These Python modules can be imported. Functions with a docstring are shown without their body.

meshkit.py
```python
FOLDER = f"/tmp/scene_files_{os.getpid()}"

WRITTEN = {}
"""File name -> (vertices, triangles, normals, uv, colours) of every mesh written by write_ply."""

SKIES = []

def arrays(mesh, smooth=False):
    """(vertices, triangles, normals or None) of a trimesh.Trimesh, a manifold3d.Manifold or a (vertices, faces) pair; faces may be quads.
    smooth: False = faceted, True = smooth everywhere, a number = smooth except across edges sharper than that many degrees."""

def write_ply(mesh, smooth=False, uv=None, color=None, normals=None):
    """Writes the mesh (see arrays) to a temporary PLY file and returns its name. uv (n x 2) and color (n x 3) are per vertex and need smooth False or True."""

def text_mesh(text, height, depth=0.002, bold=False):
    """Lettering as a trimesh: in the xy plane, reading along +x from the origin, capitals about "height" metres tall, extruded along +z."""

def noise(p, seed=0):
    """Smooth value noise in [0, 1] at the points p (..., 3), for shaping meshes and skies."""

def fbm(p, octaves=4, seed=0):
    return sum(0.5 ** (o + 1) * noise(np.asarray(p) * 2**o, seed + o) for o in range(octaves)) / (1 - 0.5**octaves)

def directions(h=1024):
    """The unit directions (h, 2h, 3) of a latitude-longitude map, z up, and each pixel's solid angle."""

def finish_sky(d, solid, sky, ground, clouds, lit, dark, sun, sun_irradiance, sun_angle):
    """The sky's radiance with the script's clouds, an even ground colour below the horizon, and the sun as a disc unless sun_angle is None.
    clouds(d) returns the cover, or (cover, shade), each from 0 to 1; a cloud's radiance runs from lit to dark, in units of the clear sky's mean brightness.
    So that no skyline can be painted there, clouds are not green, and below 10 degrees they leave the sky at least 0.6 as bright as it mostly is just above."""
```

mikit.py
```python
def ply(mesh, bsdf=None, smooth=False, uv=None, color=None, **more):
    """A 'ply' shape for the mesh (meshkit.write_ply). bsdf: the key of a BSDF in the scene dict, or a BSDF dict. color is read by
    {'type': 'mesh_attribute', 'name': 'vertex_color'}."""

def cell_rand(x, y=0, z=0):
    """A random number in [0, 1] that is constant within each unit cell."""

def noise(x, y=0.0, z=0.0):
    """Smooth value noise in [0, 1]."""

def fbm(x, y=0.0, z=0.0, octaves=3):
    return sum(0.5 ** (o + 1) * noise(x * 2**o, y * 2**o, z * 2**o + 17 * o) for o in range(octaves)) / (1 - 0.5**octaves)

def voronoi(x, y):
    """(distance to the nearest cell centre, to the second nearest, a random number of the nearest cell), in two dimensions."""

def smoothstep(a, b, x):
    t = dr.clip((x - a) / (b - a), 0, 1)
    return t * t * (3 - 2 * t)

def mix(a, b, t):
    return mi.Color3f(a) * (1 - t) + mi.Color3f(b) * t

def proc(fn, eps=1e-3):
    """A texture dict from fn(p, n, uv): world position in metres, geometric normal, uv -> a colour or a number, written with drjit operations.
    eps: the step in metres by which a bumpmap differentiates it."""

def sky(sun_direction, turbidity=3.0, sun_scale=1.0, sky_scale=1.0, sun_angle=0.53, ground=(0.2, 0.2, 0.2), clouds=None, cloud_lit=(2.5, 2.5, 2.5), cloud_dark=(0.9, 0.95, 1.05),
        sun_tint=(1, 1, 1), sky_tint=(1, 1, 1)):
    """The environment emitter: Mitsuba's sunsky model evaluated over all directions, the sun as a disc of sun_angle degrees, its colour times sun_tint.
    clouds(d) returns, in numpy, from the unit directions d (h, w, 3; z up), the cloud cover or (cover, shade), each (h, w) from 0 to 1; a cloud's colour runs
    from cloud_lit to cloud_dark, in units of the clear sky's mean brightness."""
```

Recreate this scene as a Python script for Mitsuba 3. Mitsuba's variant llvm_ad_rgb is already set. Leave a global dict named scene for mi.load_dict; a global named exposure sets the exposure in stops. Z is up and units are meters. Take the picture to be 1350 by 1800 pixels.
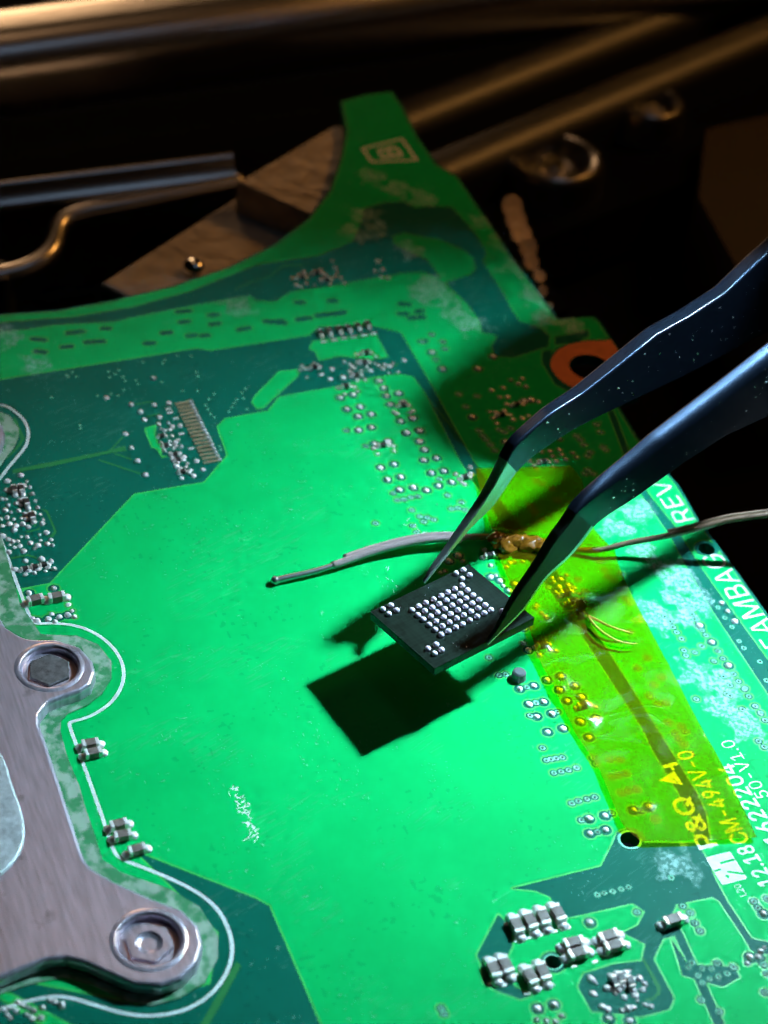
"""Close-up of board rework: tweezers lift a memory chip from a green circuit board."""
import math
import numpy as np
import trimesh
import drjit as dr
import mitsuba as mi
import manifold3d as m3
from scipy.spatial import Delaunay
from shapely import affinity
from shapely.geometry import Polygon, LineString, Point, MultiPolygon, box
from shapely.ops import unary_union
import meshkit
import mikit
from mikit import ply, proc, noise, fbm, smoothstep, mix

T = mi.ScalarTransform4f
MM = 0.001
scene, labels = {}, {}

# ---------------------------------------------------------------- camera, light, exposure
exposure = 0.0
CAM = (-.08116740, -.16904978, .16228993)
FWD = (.3272881, .68165242, -.65439474)
scene['camera'] = dict(type='thinlens', fov=2 * math.degrees(math.atan(675 / 3640)), fov_axis='x', aperture_radius=.0012, focus_distance=.226,
                       near_clip=.01, far_clip=3.0,
                       to_world=T().look_at(origin=CAM, target=[c + f for c, f in zip(CAM, FWD)], up=(.17531473, .63670831, .75091096)))
LAMP = np.array([122., 10., 130.])          # cool work light, millimetres
LAMP_AIM = np.array([4., -31., 0.])
LAMP_RGB = (1680., 2950., 3550.)
# warm room lamps: position, aim, radius (mm), radiance
WARM = [((262., 112., 225.), (10., 0., 0.), 34., (16., 6.8, 1.3)),
        ((45., 270., 480.), (0., 40., 0.), 55., (1.7, .95, .46)),
        ((95., -60., 400.), (0., 40., 0.), 45., (.32, .50, .72)),
        ((95., 760., 170.), (20., 100., 0.), 95., (7.0, 4.1, 2.0))]


def P(s):
    return np.array([[float(v) for v in q.split(',')] for q in s.split()])


def look_to(o, aim):
    o, aim = np.asarray(o, float) * MM, np.asarray(aim, float) * MM
    return T().look_at(origin=o.tolist(), target=aim.tolist(), up=(0, 0, 1))


# ---------------------------------------------------------------- traced positions (millimetres in the board's own frame)
BOARD=P('-44.85,50.98 -34.61,50.21 -27.26,49.27 -19.43,49.69 -11.2,50.88 -2.39,53.26 5.49,57.03 12.32,62 17.9,68.31 22.42,75.99 26.08,83.42 27.53,89.07 28.28,91.86 32.77,92.99 37.55,93.01 37.38,87.75 36.4,79.41 36.3,71.18 38.02,67.56 37.81,57.44 37.43,46.36 37.63,37.08 37.57,30.94 41.49,30.49 42.65,30.19 42.92,28.77 42.35,19.18 41.13,13.18 38.15,12.72 37.13,11.15 36.64,5.03 37.38,-5.08 36.78,-11.54 36.88,-17.96 36.83,-28.81 36.67,-43.4 35.25,-73.05 35.25,-95 -95,-95 -95,50.98')
D1=P('13.08,30.57 13.59,25.35 13.62,20.26 12.68,5.9 12.81,-4.07 13.6,-17.25 14.03,-24.91 14.28,-40.98 13.91,-44.32 13.8,-50.81 13.5,-53.96 12.28,-57.55 13.72,-57.99 15.32,-53.71 15.7,-50.8 15.87,-34.13 15.88,-26.78 15.84,-16.37 14.58,-3.47 14.23,5.94 14.96,22.38 15.11,33.04')
D2=P('35.23,10.8 31.93,-4.38 31.98,-6.17 31.94,-13.63 31.37,-18.29 30.78,-25.61 30.44,-39.94 30.11,-54.48 33.16,-54.14 33.06,-35.52 32.87,-22.7 32.96,-17.6 33.34,-12.42 32.94,-5.99 32.98,-3.55 35.95,10.61')
D4=P('-45.08,49.89 -35.04,48.37 -25.28,47.2 -17.48,47.47 -9.15,49.01 1.3,52.78 6.57,52.9 10.74,52.88 16.64,55.05 19.61,59.51 21.22,62.58 24.68,63.44 27.66,62.95 28.6,61.04 30.84,61.14 33.81,60.02 34.24,56.36 34.59,52.59 34.13,47.86 32.81,46.2 32.58,42.35 32.47,37.79 32.04,34.15 32.05,31.56 34.17,29.56 34.67,27.61 33.43,25.41 30.94,24.98 27.92,24.35 25.62,25.29 26.04,27.31 27.84,29.35 26.07,30.53 26.78,33.26 26.68,37.36 25.73,41.75 25.88,42.67 29.73,43.45 31.19,44.64 31.82,47.24 31.28,49.35 28.86,52.75 26.9,53.83 24.43,55.44 22.62,55.07 22.12,53.18 22.98,51.77 25.2,48.46 25.33,46.47 25.39,43.75 23.62,45.73 24.13,45.75 20.33,46.27 12.36,45.86 4.06,45.72 1.3,44.1 -1.07,44.96 -1.48,46.15 -4.21,46.16 -11.73,45.76 -21.06,44.96 -28.22,46.13 -31.94,46.04 -45.5,47.84')
D5=P('-47.86,36.48 -37.85,36.5 -12.05,36.63 -10.41,35.7 3.33,35.65 5,37.18 11.97,35.68 15.28,33.26 14.96,22.38 13.62,20.26 13.41,23.9 11.68,24.97 7.01,25.19 2.99,24.51 -4.93,24.39 -7.26,22.02 -12.9,21.98 -14.45,20.63 -14.93,15.04 -19.12,10.96 -27.79,11.05 -41.15,-1.27 -43.88,-1.27 -55.54,-0.55')
D6=P('-42.57,-41.39 -33.07,-50.4 -32.14,-51.64 -32.04,-65.95 -31.57,-83.38 -72.82,-69.84 -69.37,-52.13 -59.2,-53.71 -55.99,-53.72 -47.56,-58.72 -40.35,-58.66 -37.78,-53.25')
D7=P('5.2,-53.27 5.99,-55 12.57,-57.01 12.54,-59.57 12.12,-61.97 12.09,-62.88 11.95,-64.71 12.1,-69.53 14.02,-70.85 13.33,-72.07 11.41,-70.9 11.39,-68.95 11.23,-64.48 10.77,-63.75 6.77,-63.48 5.67,-64.61 5.45,-65.28 5.76,-66.54 5.38,-70.29 4.69,-76.97 4.35,-79.53 3.47,-79.25 4.52,-70.72 4.86,-66.91 3.56,-66.86 1.51,-68.79 1.32,-73.52 0.32,-74.5 -2.77,-74.46 -4.69,-73.45 -6.93,-72.47 -6.98,-69.53 -5.8,-68.31 -2.42,-68.19 0.31,-68.69 1.61,-66.97 0.06,-65.05 1.93,-64.69 3.36,-63.38 2.62,-62.04 -5.54,-61.71 -4.98,-58.87 -6.19,-57.68 -8.27,-56.74 1.64,-56.85 4.08,-54.5')
D10=P('-10.9,-59.32 -14.9,-63.22 -14.84,-64.08 -15.52,-66.35 -14.9,-67.37 -12.89,-69.16 -11.66,-69.08 -12.83,-67.68 -13.21,-65.15 -11.19,-63.32 -10.5,-61.76 -10.45,-60.69')
D11=P('4.31,-67.24 4.51,-70.51 8.74,-72.05 8.69,-73.29 6.53,-73.8 4.53,-72.26 3.41,-71.42')
D12=P('31.2,22.35 30.88,17.66 32.19,15.38 33.68,15.82 32.09,17.9 31.61,20.83 33.53,24.61 32.25,24.65')
D13=P('35.24,27.08 40.38,27.54 39.92,26.18 37.9,25.52 34.51,25.52')
L5=P('3.17,34.43 12.04,34.06 11.74,28.51 9.29,28.62 5.49,30.39 2.59,30.08 2.68,32.16 2.1,32.84')
L6=P('-1.32,29.22 -0.17,29.17 -1.16,27.69 -7.6,22.58 -8.44,22.56 -8.76,24.08 -8.01,25.2 -3.18,29.45')
L7=P('-37.25,-56.9 -41.12,-61.09 -43.99,-64.09 -43.25,-64.33 -40.32,-61.34 -36.95,-57.55')
L8=P('-60.19,-53.39 -58.21,-54.02 -51.22,-62.11 -54.65,-61.01')
L9=P('0.06,-67.2 0.74,-67.34 0.69,-68.67 0.73,-72.03 0.31,-72.73 -0.68,-73.1 -1.48,-72.98 -1.36,-72.75 -0.53,-72.8 0.11,-72.39 0.3,-71.9 0.42,-68.73')
L10=P('-23.03,22.71 -21.47,22.9 -22.2,20.94 -22.08,18.55 -22.53,17.03 -21.84,16.61 -22.69,16.5 -22.83,18.28 -23.36,18.77 -23.26,22.18')
L11=P('-37.91,28.92 -37.69,28.22 -37.71,26.18 -37.58,24.5 -38.43,23.23 -39.75,21.97 -41.66,20.4 -41.8,19.83 -41.83,19.71 -42.7,19.22 -42.54,19.91 -41.74,20.06 -38.64,23.66 -38.15,24.41 -38.14,26.68 -38.13,28.34')
L12=P('-38.99,11.26 -38.29,10.89 -38.19,6.89 -38.83,6.13 -39.65,6.44 -38.89,6.57 -38.46,7.13 -38.57,10.45')
L13=P('-40.44,19.09 -34.98,19.33 -28.63,19.6 -26.3,19.98 -26.43,19.26 -28.79,19.02 -35.19,18.53 -40.61,18.41')
L14=P('-44.33,4.05 -42.35,4.08 -41.16,3.08 -41.29,2.78 -42.47,3.78 -44.35,3.73')
TRACES=[P('-28.54,19.35 -25.92,21.82'),P('-28.57,19.24 -26.25,19.08'),P('-27.95,18.84 -25.98,16.92'),P('-30.06,18.13 -25.87,14.25'),P('-22.96,27.43 -20.8,27.47'),P('-22.23,24.67 -20.8,24.9'),P('3.18,50.29 5.34,52.08 7.79,51.19'),P('-3.01,47.99 -0.43,49.19 2.6,49.78 4.83,51.65 7.37,51.57'),P('12.48,27.01 11.75,26.41'),P('-40.6,8.41 -39.88,9.07'),P('-41.43,7.79 -40.18,7.87 -39.73,8.34'),P('12.88,23.96 14.51,10.86 15.04,6.14 15.1,2.96')]
SLOTS=[(-31.75,43.85,-30.45,43.21),(-32.06,41.16,-31.08,40.73),(-27.14,43.93,-25.3,43.89),(-22.53,43.82,-21.83,43.64),(-25.41,41.43,-23.27,41.13),(-28.59,41.19,-27.52,41.1),(-18.02,39.29,-17.12,39.18),(-15.29,40.91,-14.36,40.86),(-12.3,39.52,-11.37,39.47),(-10.54,39.07,-9.8,39.01),(-12.29,42.68,-11.34,42.64),(-11.97,44.98,-10.46,44.86),(-8.08,43.23,-7.15,43.12),(-8.53,41.22,-7.58,41.17),(-5.33,39.2,-3.97,39.24),(-1.35,40.11,0.87,39.16),(2.9,39.36,4.47,39.35),(5.91,39.5,9.47,39.45),(4.12,43.22,4.89,43.03),(8.56,42.39,9.34,42.2),(-0.76,39.75,0.85,39.62),(3.05,39.47,4.6,39.36),(5.7,39.63,9.53,39.49),(17.71,39.4,18.76,38.99),(16.7,37.27,17.63,37.04),(17.75,36.03,19.57,35.85),(19.25,37.19,19.92,37.16),(17.15,30.72,17.82,30.69)]
PADS=P('2.56,22.12 4.39,22.26 2.56,19.66 4.38,19.71 3.43,17.9 5.16,17.92 2.54,15.34 4.29,15.44 3.47,12.31 5.29,12.28 2.58,7.82 4.41,8 2.55,5.4 4.29,5.49 3.29,3.26 5.06,3.2 6.46,2.33 8.66,24.14 8.68,22.55 8.43,20.93 10.16,21.02 8.29,19.14 10.03,19.22 8.3,15.63 10.06,15.82 8.17,13.24 9.96,13.28 9.14,11.25 9.13,9.58 8.29,7.71 9.98,7.66 8.26,5.16 9.92,5.16 8.2,2.71 9.99,2.88 3.58,27.95 2.6,25.99 4.37,25.94 7.41,28.49 8.36,26.43 10.11,26.39 11.15,26.68 13.45,27.41 17.69,28.11 17.64,24.39 22.26,23.25 17.56,14.03 12.93,3.64 -25.98,29.57 -19.18,31.92 -23.4,27.47 -22.72,25.72 -22.7,24.12 -20.68,26.7 -18.79,26.5 -20.71,24.15 -18.72,21.93 -25.66,22.1 -25.74,19.3 -25.68,16.77 -25.52,13.93 -18.78,14.86 -18.51,13.1 -19.99,12.27 -21.45,12.26 -21.47,14.62 -21.45,13.33 -21.45,15.93 -39.77,17.76 -41.54,17.15 -42.03,15.59 -40.97,15.87 -39.91,15.81 -40.88,13.45 -43.01,12.1 -43.09,10.82 -43.12,9.63 -42.83,8.43 -41.13,8.56 -39.45,8.64 -39.41,7.06 -44.31,7.82 -39.96,10.78 -40.93,10.83 -41.01,9.95 -41.64,9.21 -42.49,9.14 -42.64,4.66 -44.28,4.95 -39.77,5.09 -40.86,5.17 -41.01,2.79 -42.82,2.96 -44.3,1.9 -40.93,-2.27 -43.75,-2.26 -42.7,-6.88 -41.48,-6.91 -40.5,-6.88 -43.97,-6.83 -42.9,1.39 -41.81,1.36 -40.7,1.41 28.08,-28.27 28.15,-31.12 28.23,-35 32.35,-25.65 32.37,-27.07 32.42,-28.74 3.83,-34.05 5.49,-34.19 3.88,-35.98 5.66,-36.06 4.06,-38.41 5.9,-38.41 3.11,-50.81 4.93,-50.91 2.36,-52.61 4.15,-52.66 3.77,-31.65 5.5,-31.65 7.96,-33.09 9.84,-33.04 8.06,-34.85 9.83,-34.78 8.14,-38.11 9.96,-38.15 8.04,-40.48 8.1,-51.2 9.86,-51.25 -2.58,-62.95 -11.76,-70.62 -10.1,-70.7 -5.38,-69.23 -5.96,-70.65 -4.4,-70.57 -5.75,-72.31 -5.37,-72.76 -3.28,-70.58 -3.25,-71.96 -2.1,-72.1 -3.48,-73.25 -0.85,-70.43 -1.8,-69.43 -3.42,-69.39 -5.75,-73.76 -3.93,-74.56 14.75,-67.19 11.65,-71.78 10.83,-71.52 7.27,-31.28 7.23,-26.35 8.12,-22.97 16.09,-17.99 14.91,-17.95 15.65,-16.82 10.16,-16.01 8.95,-31.23 25.27,25.16 19.76,8.28 25.48,15.37 26.44,15.31 18.25,49.51 4.23,-10.23 5.63,-9.67 7.91,-14.1 8.68,-14.99 9.04,-16.82')
SMALL=P('-19.99,22.75 -19.7,21.95 -20.18,21.48 -20.81,21.53 -21.24,21.88 -21.22,22.95 -20.27,20.31 -21.21,20.44 -21.96,19.46 -20.85,19.4 -19.74,19.33 -20.25,18.88 -21.35,18.47 -22,17.82 -20.38,18.21 -19.79,17.93 -20.79,17.85 -21.47,17.1 -20.26,16.89 -20,16 -20.31,15.5 -19.99,14.68 -20.35,14.13 -20,13.35 -20.34,12.98 -21.15,16.66 -21.06,15.24 -21.07,13.98 -39.34,16.5 -39.28,15.32 -39.31,14.08 -39.28,12.83 -39.25,11.59 -39.29,10.3 -39.2,9.32 -41.54,14.25 -41.52,12.92 -41.5,11.6 -41.54,10.31 -42.45,13.97 -42.43,12.9 -42.46,11.6 -42.44,10.3 -41.4,15.27 -43.82,7.09 -43.4,6.55 -42.86,6.49 -43.89,6.1 -43.47,5.56 -42.84,5.64 -42.32,7.1 -41.7,6.93 -41.59,5.8 -41.36,4.72 -40.26,6.87 -40.33,5.95 -39.16,5.71 -39.25,4.72 -41.09,0.75 -42.34,0.77 -43.44,0.76 -43.16,1.9 -42.29,2.07 -40.06,-4.15 -40.03,-5.28 -39.88,-6.35 -39.88,-7.37 -42.17,-6.25 -42.12,-7.51 -44.31,-6.26 -40.1,2.07 -40.09,0.8 -41.05,12.53 -42.93,14.1 -43.85,10.69 -44.01,9.53 22.67,16.92 23.64,16.67 22.22,18.54 23.88,18.66 25.51,19.89 27.09,19.76 26.85,18.02 26.16,18.89 27.2,14.78 20.18,14.48 20.85,14.17 22.12,14.23 22.46,13.21 20.06,13.18 20.12,12.1 22.44,12.15 23.71,12.21 24.67,12.36 25.05,14.81 22.97,15.35 26.64,6.95 25.7,5.13 24.43,5.22 23.28,5.4 24.32,4.22 25.59,4.14 27.08,4.12 27.18,3.2 25.69,3.22 24.37,3.19 22.19,3.78 21.21,3.16 21.11,4.07 23.41,2.06 21.17,2.29 14.8,-16.28 14.16,-18.62 16.63,-16.35 16.51,-18.7 16.72,-19.64 14.69,-17 16.74,-20.53 14.34,-22.17 14.34,-23.32 14.6,-23.68 15.06,-24.96 11.11,-20.1 11.06,-21.38 11.3,-22.02 11.32,-22.46 10.75,-20.43 8.87,-23.18 8.86,-25.99 8.04,-27.56 10.08,-27.45 9.49,-26.45 9.58,-27.17 10.42,-16.38 11.35,-15.76 13.87,-12.1 12.57,-12.8 11.6,-12.52 11.05,-12.52 10.37,-13.09 9.93,-33.14 9.88,-34.99 10.21,-36.01 10.77,-36.57 8.08,-38.13 9.91,-38.15 7.84,-14.17 8.63,-14.84 8.7,-15.9 9.02,-16.87 9.09,-9.54 8.65,-12.3 7.11,-25.21 7.75,-22.86 6.55,49.16 7.37,49.54 5.4,46.86 6.79,46.94 7.75,46.28 8.94,47.42 9.05,49.42 9.78,49.53 10.03,48.3 10.27,47.52 12.12,51.16 11.92,49.44 11.82,48.45 11.85,47.13 11.96,45.81 9.89,46.03 11.31,47.55 5.33,48.6 5.93,46.44 17.02,47.46 18.25,47.45 17.39,45.91 18.24,45.41 -0.03,29.59 0.2,28.88 -0.16,27.17 1.74,29.78 1.92,28.69 2.02,27.38 5.65,29.03 6.26,28.48 6.55,27.49 7.27,26.79 5.69,26.94 9.84,30.06 10.12,29.06 7.88,30.16 9.46,27.78 9.73,27.19 10.65,27.22 11.19,26.68 11.87,27.16 10.53,25.42 11.78,25.23 5.92,24.95 7,24.79 2.99,24.05 5.14,23.75 5.21,22.84 3.44,22.67 6.34,27.81 8.14,27.34 -0.48,28.8 1.71,27.2 8.19,17.64 8.36,17.2 10.55,18.35 10.64,17.26 10.18,16.99 3.06,11.47 3.12,10.31 5.33,10.35 5.32,11.63 5.69,11.27 11.25,2.49 11.42,2.08 11.1,4.14 13.38,4.9 -5.17,-69.64 -5.41,-68.87 -5.79,-70.93 -3.97,-70.94 -2.33,-69.27 -1.34,-69.34 -1.38,-70.26 -0.62,-71.19 -3.85,-71.32 -1.09,-71.73 -2.91,-73.32 -1.71,-73.36 -1.28,-73.72 -4.1,-73.28 -2.21,-72.75 10.23,-72.04 12.76,-70.94 12.17,-71.23 -12.38,-71.77 -11.56,-72.14 -10.74,-72.51 -9.95,-72.09 -59.32,-55.62 -58.82,-55.58 -58.3,-56.15 -57.54,-55.78 -57.13,-56.12 -57.91,-55.26 -59.15,-56.29 -57.47,-56.82 -57.1,-57.35 -55.9,-56.51 -55.09,-55.94 -54.67,-56.28 -54.1,-56.67 -54.2,-57.05 -56.34,-57.59 -56.76,-56.64 -58.94,-56.76 5.79,-10.67 2.53,-11.78 3.06,-11.66 9.1,-9.54 8.61,-14.03 8.69,-12.3')
VIAS=P('2.32,12.18 2.32,2.9 2.35,1.58 3.16,1.48 4.13,1.62 5.01,1.55 3.35,-0.61 3.85,-1.94 4.64,-2.35 5.26,-2.92 3.98,-2.92 2.35,-3.25 2.41,-4.5 17.6,26.57 8.11,-1.71 8.92,-1.74 9.65,-2.3 9.75,-0.88 8.6,0.76 8.81,3.9 17.35,30.63 19.18,31.76 19.99,29.96 19.73,28.44 17.73,18.9 17.58,16.24 19.89,17.92 24.82,-25.78 25.06,-26.67 24.97,-27.61 24.97,-28.5 25.02,-29.59 24.41,-31.39 24.24,-32.18 25.48,-32 26.72,-31.35 28.13,-26.29 28.01,-27.16 28.01,-29.03 28.04,-29.89 28.17,-32.56 28.15,-33.81 26.94,-33.88 26.83,-36.38 28.15,-36.33 28.15,-37.53 26.86,-37.81 28.15,-38.83 28.11,-39.91 26.45,-41.47 28.11,-41.48 28.11,-42.67 28.09,-43.69 25.86,-38.89 31.61,-26.15 31.59,-27.93 31.63,-29.52 31.31,-31.82 31.31,-32.96 32.05,-35.44 31.31,-38.29 22.17,-38.61 2.57,-40.34 2.22,-42.07 2.77,-42.09 3.36,-42.13 4.06,-42.2 2.25,-43.95 3.07,-44 3.94,-44.04 4.9,-43.99 2.3,-48.34 3.11,-48.26 4.09,-48.29 4.98,-48.28 2.27,-50.74 3.22,-52.64 3.23,-35.64 4.66,-34 6.38,-35.98 8.82,-44.04 9.81,-44.34 7.95,-46.3 8.72,-46.33 9.6,-46.37 7.93,-48.63 8.77,-48.61 9.69,-48.69 9.77,-52.96 18.48,-35.35 17.31,-36.73 17.64,-38.17 18.53,-38.28 17.47,-41.02 18.53,-41.91 17.44,-42.67 18.58,-42.71 17.48,-43.49 17.6,-44.38 7.16,-43.27 7.1,-44.09 -0.34,-60.03 0.41,-60.02 1.31,-60.12 2.28,-60.1 3.13,-60.11 7.88,-60.31 5.75,-50.81 26.9,-37.81 26.12,-39.25 8.85,-51.48 28.36,-38.69 28.04,-41.47 28.16,-42.55 25.85,-46.26 26.05,-47.19 7.66,-64.86 7.5,-66.13 7.54,-67.16 4.38,-70.75 4.96,-70.37 14.58,-65.52 14.59,-66.35 4.77,-76.25 10.18,-75.64 5.61,-71.28 4.86,-71.88 6.5,-71.62 7.36,-71.19 7.7,-72.56 8.65,-72.09 6.68,-72.59 5.74,-72.57 4.82,-72.77 3.83,-74.52 7.33,-63.87 2.55,-63.2 16.05,-65.61 11.7,-72.69 11.49,-73.75 21.51,-15.15 21.39,-16.79 21.33,-17.82 23.08,-17.87 17.58,-17.37 17.48,-19.42 21.73,-21.95 21.8,-22.7 19.74,-31.36 17.9,-32.48 19.92,-34.57 18.55,-35.39 17.27,-36.89 19.67,-26.99 2.42,-26.2 2.41,-29.06 3.19,-29.15 4.65,-34.11 4.66,-31.6 13.75,-17.62 21.59,-18.65 17.31,11.27 17.37,10.21 17.46,9.41 17.61,8.34 17.7,7.15 17.97,-6.62 17.62,-3.65 17.65,-5.1 21.49,-1.53 21.35,-3.7 20.26,0.29 20.82,-0.36 29.02,7.1 29.2,5.23 29.33,3.64 32.57,8.53 32.37,7 31.35,4.14 27.51,0.57 27.81,-0.27 26.88,-0.02 29.16,6.28 28.69,3.05 31.44,3.59 17.64,-4.37 19.92,10.84 20.34,10.2 21.44,10.7 -20.56,-67.81 -20.52,-68.42 1.04,15.7 -1.73,-1.65 8,26.55')
DIM=P('-24.26,34.77 -22.94,34.81 -23.6,34.09 -24.45,33.55 -22.83,33.25 -22.78,32.36 -21.45,32.14 -21.36,31.36 -23.42,30.64 -26.95,30.32 -25.22,30.24 -24.46,29.67 -19.51,35.59 -17.1,34.71 -16.6,35.35 -14.89,35.75 -13.13,35.29 -18.38,30.96 -13.49,31.85 -13.6,30.98 -16.34,28.54 -14.51,28.06 -12.71,26.96 -13.65,26.09 -14.41,25.05 -14.41,24.19 -14.34,23.19 -14.11,22.45 -8.49,26.99 -9.2,26.29 -9.34,25.15 -10.26,25.12 -10.84,24.48 -11.37,23.81 -11.99,23.11 -9.65,22.93 -11.73,20.24 -12.98,19.01 -15.2,16.87 -15.25,16.13 -15.75,18.74 -32.51,31.41 -30.57,25.18 -30.66,24.56 -29.56,35.39 -28.74,35.77 -28.45,34.8 -29.5,34.96')
CAPS=[(-43.43,-3.99,0,1.85),(-41.05,-4.19,0,1.85),(-43.24,-26.54,0,1.7575),(-43.29,-27.85,0,1.7575),(-43.38,-37.86,0,1.7575),(-43.38,-39.32,0,1.7575),(-42.53,-41.48,0,1.7575),(-9.93,-61.39,1,2.035),(-8.44,-61.3,1,2.035),(-6.99,-61.26,1,2.035),(-5.41,-61.29,1,2.035),(-14.19,-65.5,1,2.035),(-12.89,-65.44,1,2.035),(-11.15,-67.32,1,2.035),(-9.74,-67.24,1,2.035),(-5.41,-65.01,0,2.035),(-5.53,-66.27,0,2.035),(-1.75,-65.32,0,2.035),(-1.71,-66.53,0,2.035),(5.33,-65.48,0,2.035),(-2.73,-70.07,1,1.28),(-2.04,-70.75,1,1.28),(-3.45,-70.3,1,1.28),(24.06,14.8,0,1.12),(21.3,13.38,0,1.12),(22.66,3.27,0,1.12),(9.72,18.44,0,1.12),(4.26,11.53,0,1.12),(11.84,3.07,0,1.12),(1.48,28.81,0,1.12),(9.06,29.99,0,1.12),(8.11,28.13,0,1.12),(3.99,23.92,0,1.12),(6.15,25.79,0,1.12),(4.72,35.51,1,1.12),(5.99,35.59,1,1.12),(7.43,35.64,1,1.12),(8.79,35.7,1,1.12),(10.16,35.76,1,1.12),(11.53,35.82,1,1.12),(-40.37,15.08,1,1.28),(-40.38,12.52,1,1.28),(-40.33,9.97,1,1.28),(-41.21,15.13,1,1.28),(-43.25,1.52,0,0.96),(-42.11,1.48,0,0.96),(-41.04,1.61,0,0.96),(-21.53,20.41,0,0.88),(-21.56,18.53,0,0.88),(-21.01,16.62,0,0.88),(-20.96,15.57,0,0.88),(-21.09,13.19,0,0.88),(15.19,-19.21,0,1.28),(15.29,-20.85,0,1.28),(15.7,-22.27,0,1.28),(15.08,-23.11,0,1.28),(8.93,-26.29,0,1.28),(9.33,-36.15,0,1.28),(15.87,-21.45,0,1.28),(6.59,48.29,0,1.12),(9.71,46.94,0,1.12),(9.02,48.84,0,1.12),(9.09,-10.91,0,1.28)]
INDUCTOR=P('4.34,-30.03')
PINS=P('-18.12,26.15 -15.91,26.06 -15.98,14.22 -18.19,14.12')
LANDS=P('-19.18,25.45 -19.17,24.71 -18.8,23.4 -19.05,20.34 -18.7,17.29')
LAND6=P('4.59,33.8 6.02,33.84 7.44,33.88 8.85,33.84 10.28,33.85 11.64,33.89')
LAND4=P('-10.44,-62.82 -9.27,-62.84 -8,-62.9 -6.45,-62.89 -4.97,-62.8 -10.54,-60.65 -5.03,-62.92 -12.05,-68.76 -10.73,-68.65 -9.43,-68.6 -14.87,-66.68 -13.79,-67.22 -6.34,-67.23 -4.16,-67.38 -2.5,-67.15 -12.26,-66.51')
RING=P('42.84,24.55 42.8,22.52 42.8,20.21 40.56,16.25 33.09,16.11 32.09,17.9 31.75,19.94 32.04,21.56 33.39,23.5 35.28,24.74 37.55,25.18 39.93,25.01 41.28,24.66')
RINGHOLE=P('36.99,19.8')
HOLES=P('5.99,-54.61 -8.1,-66.19 35.17,-16.64')
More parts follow.
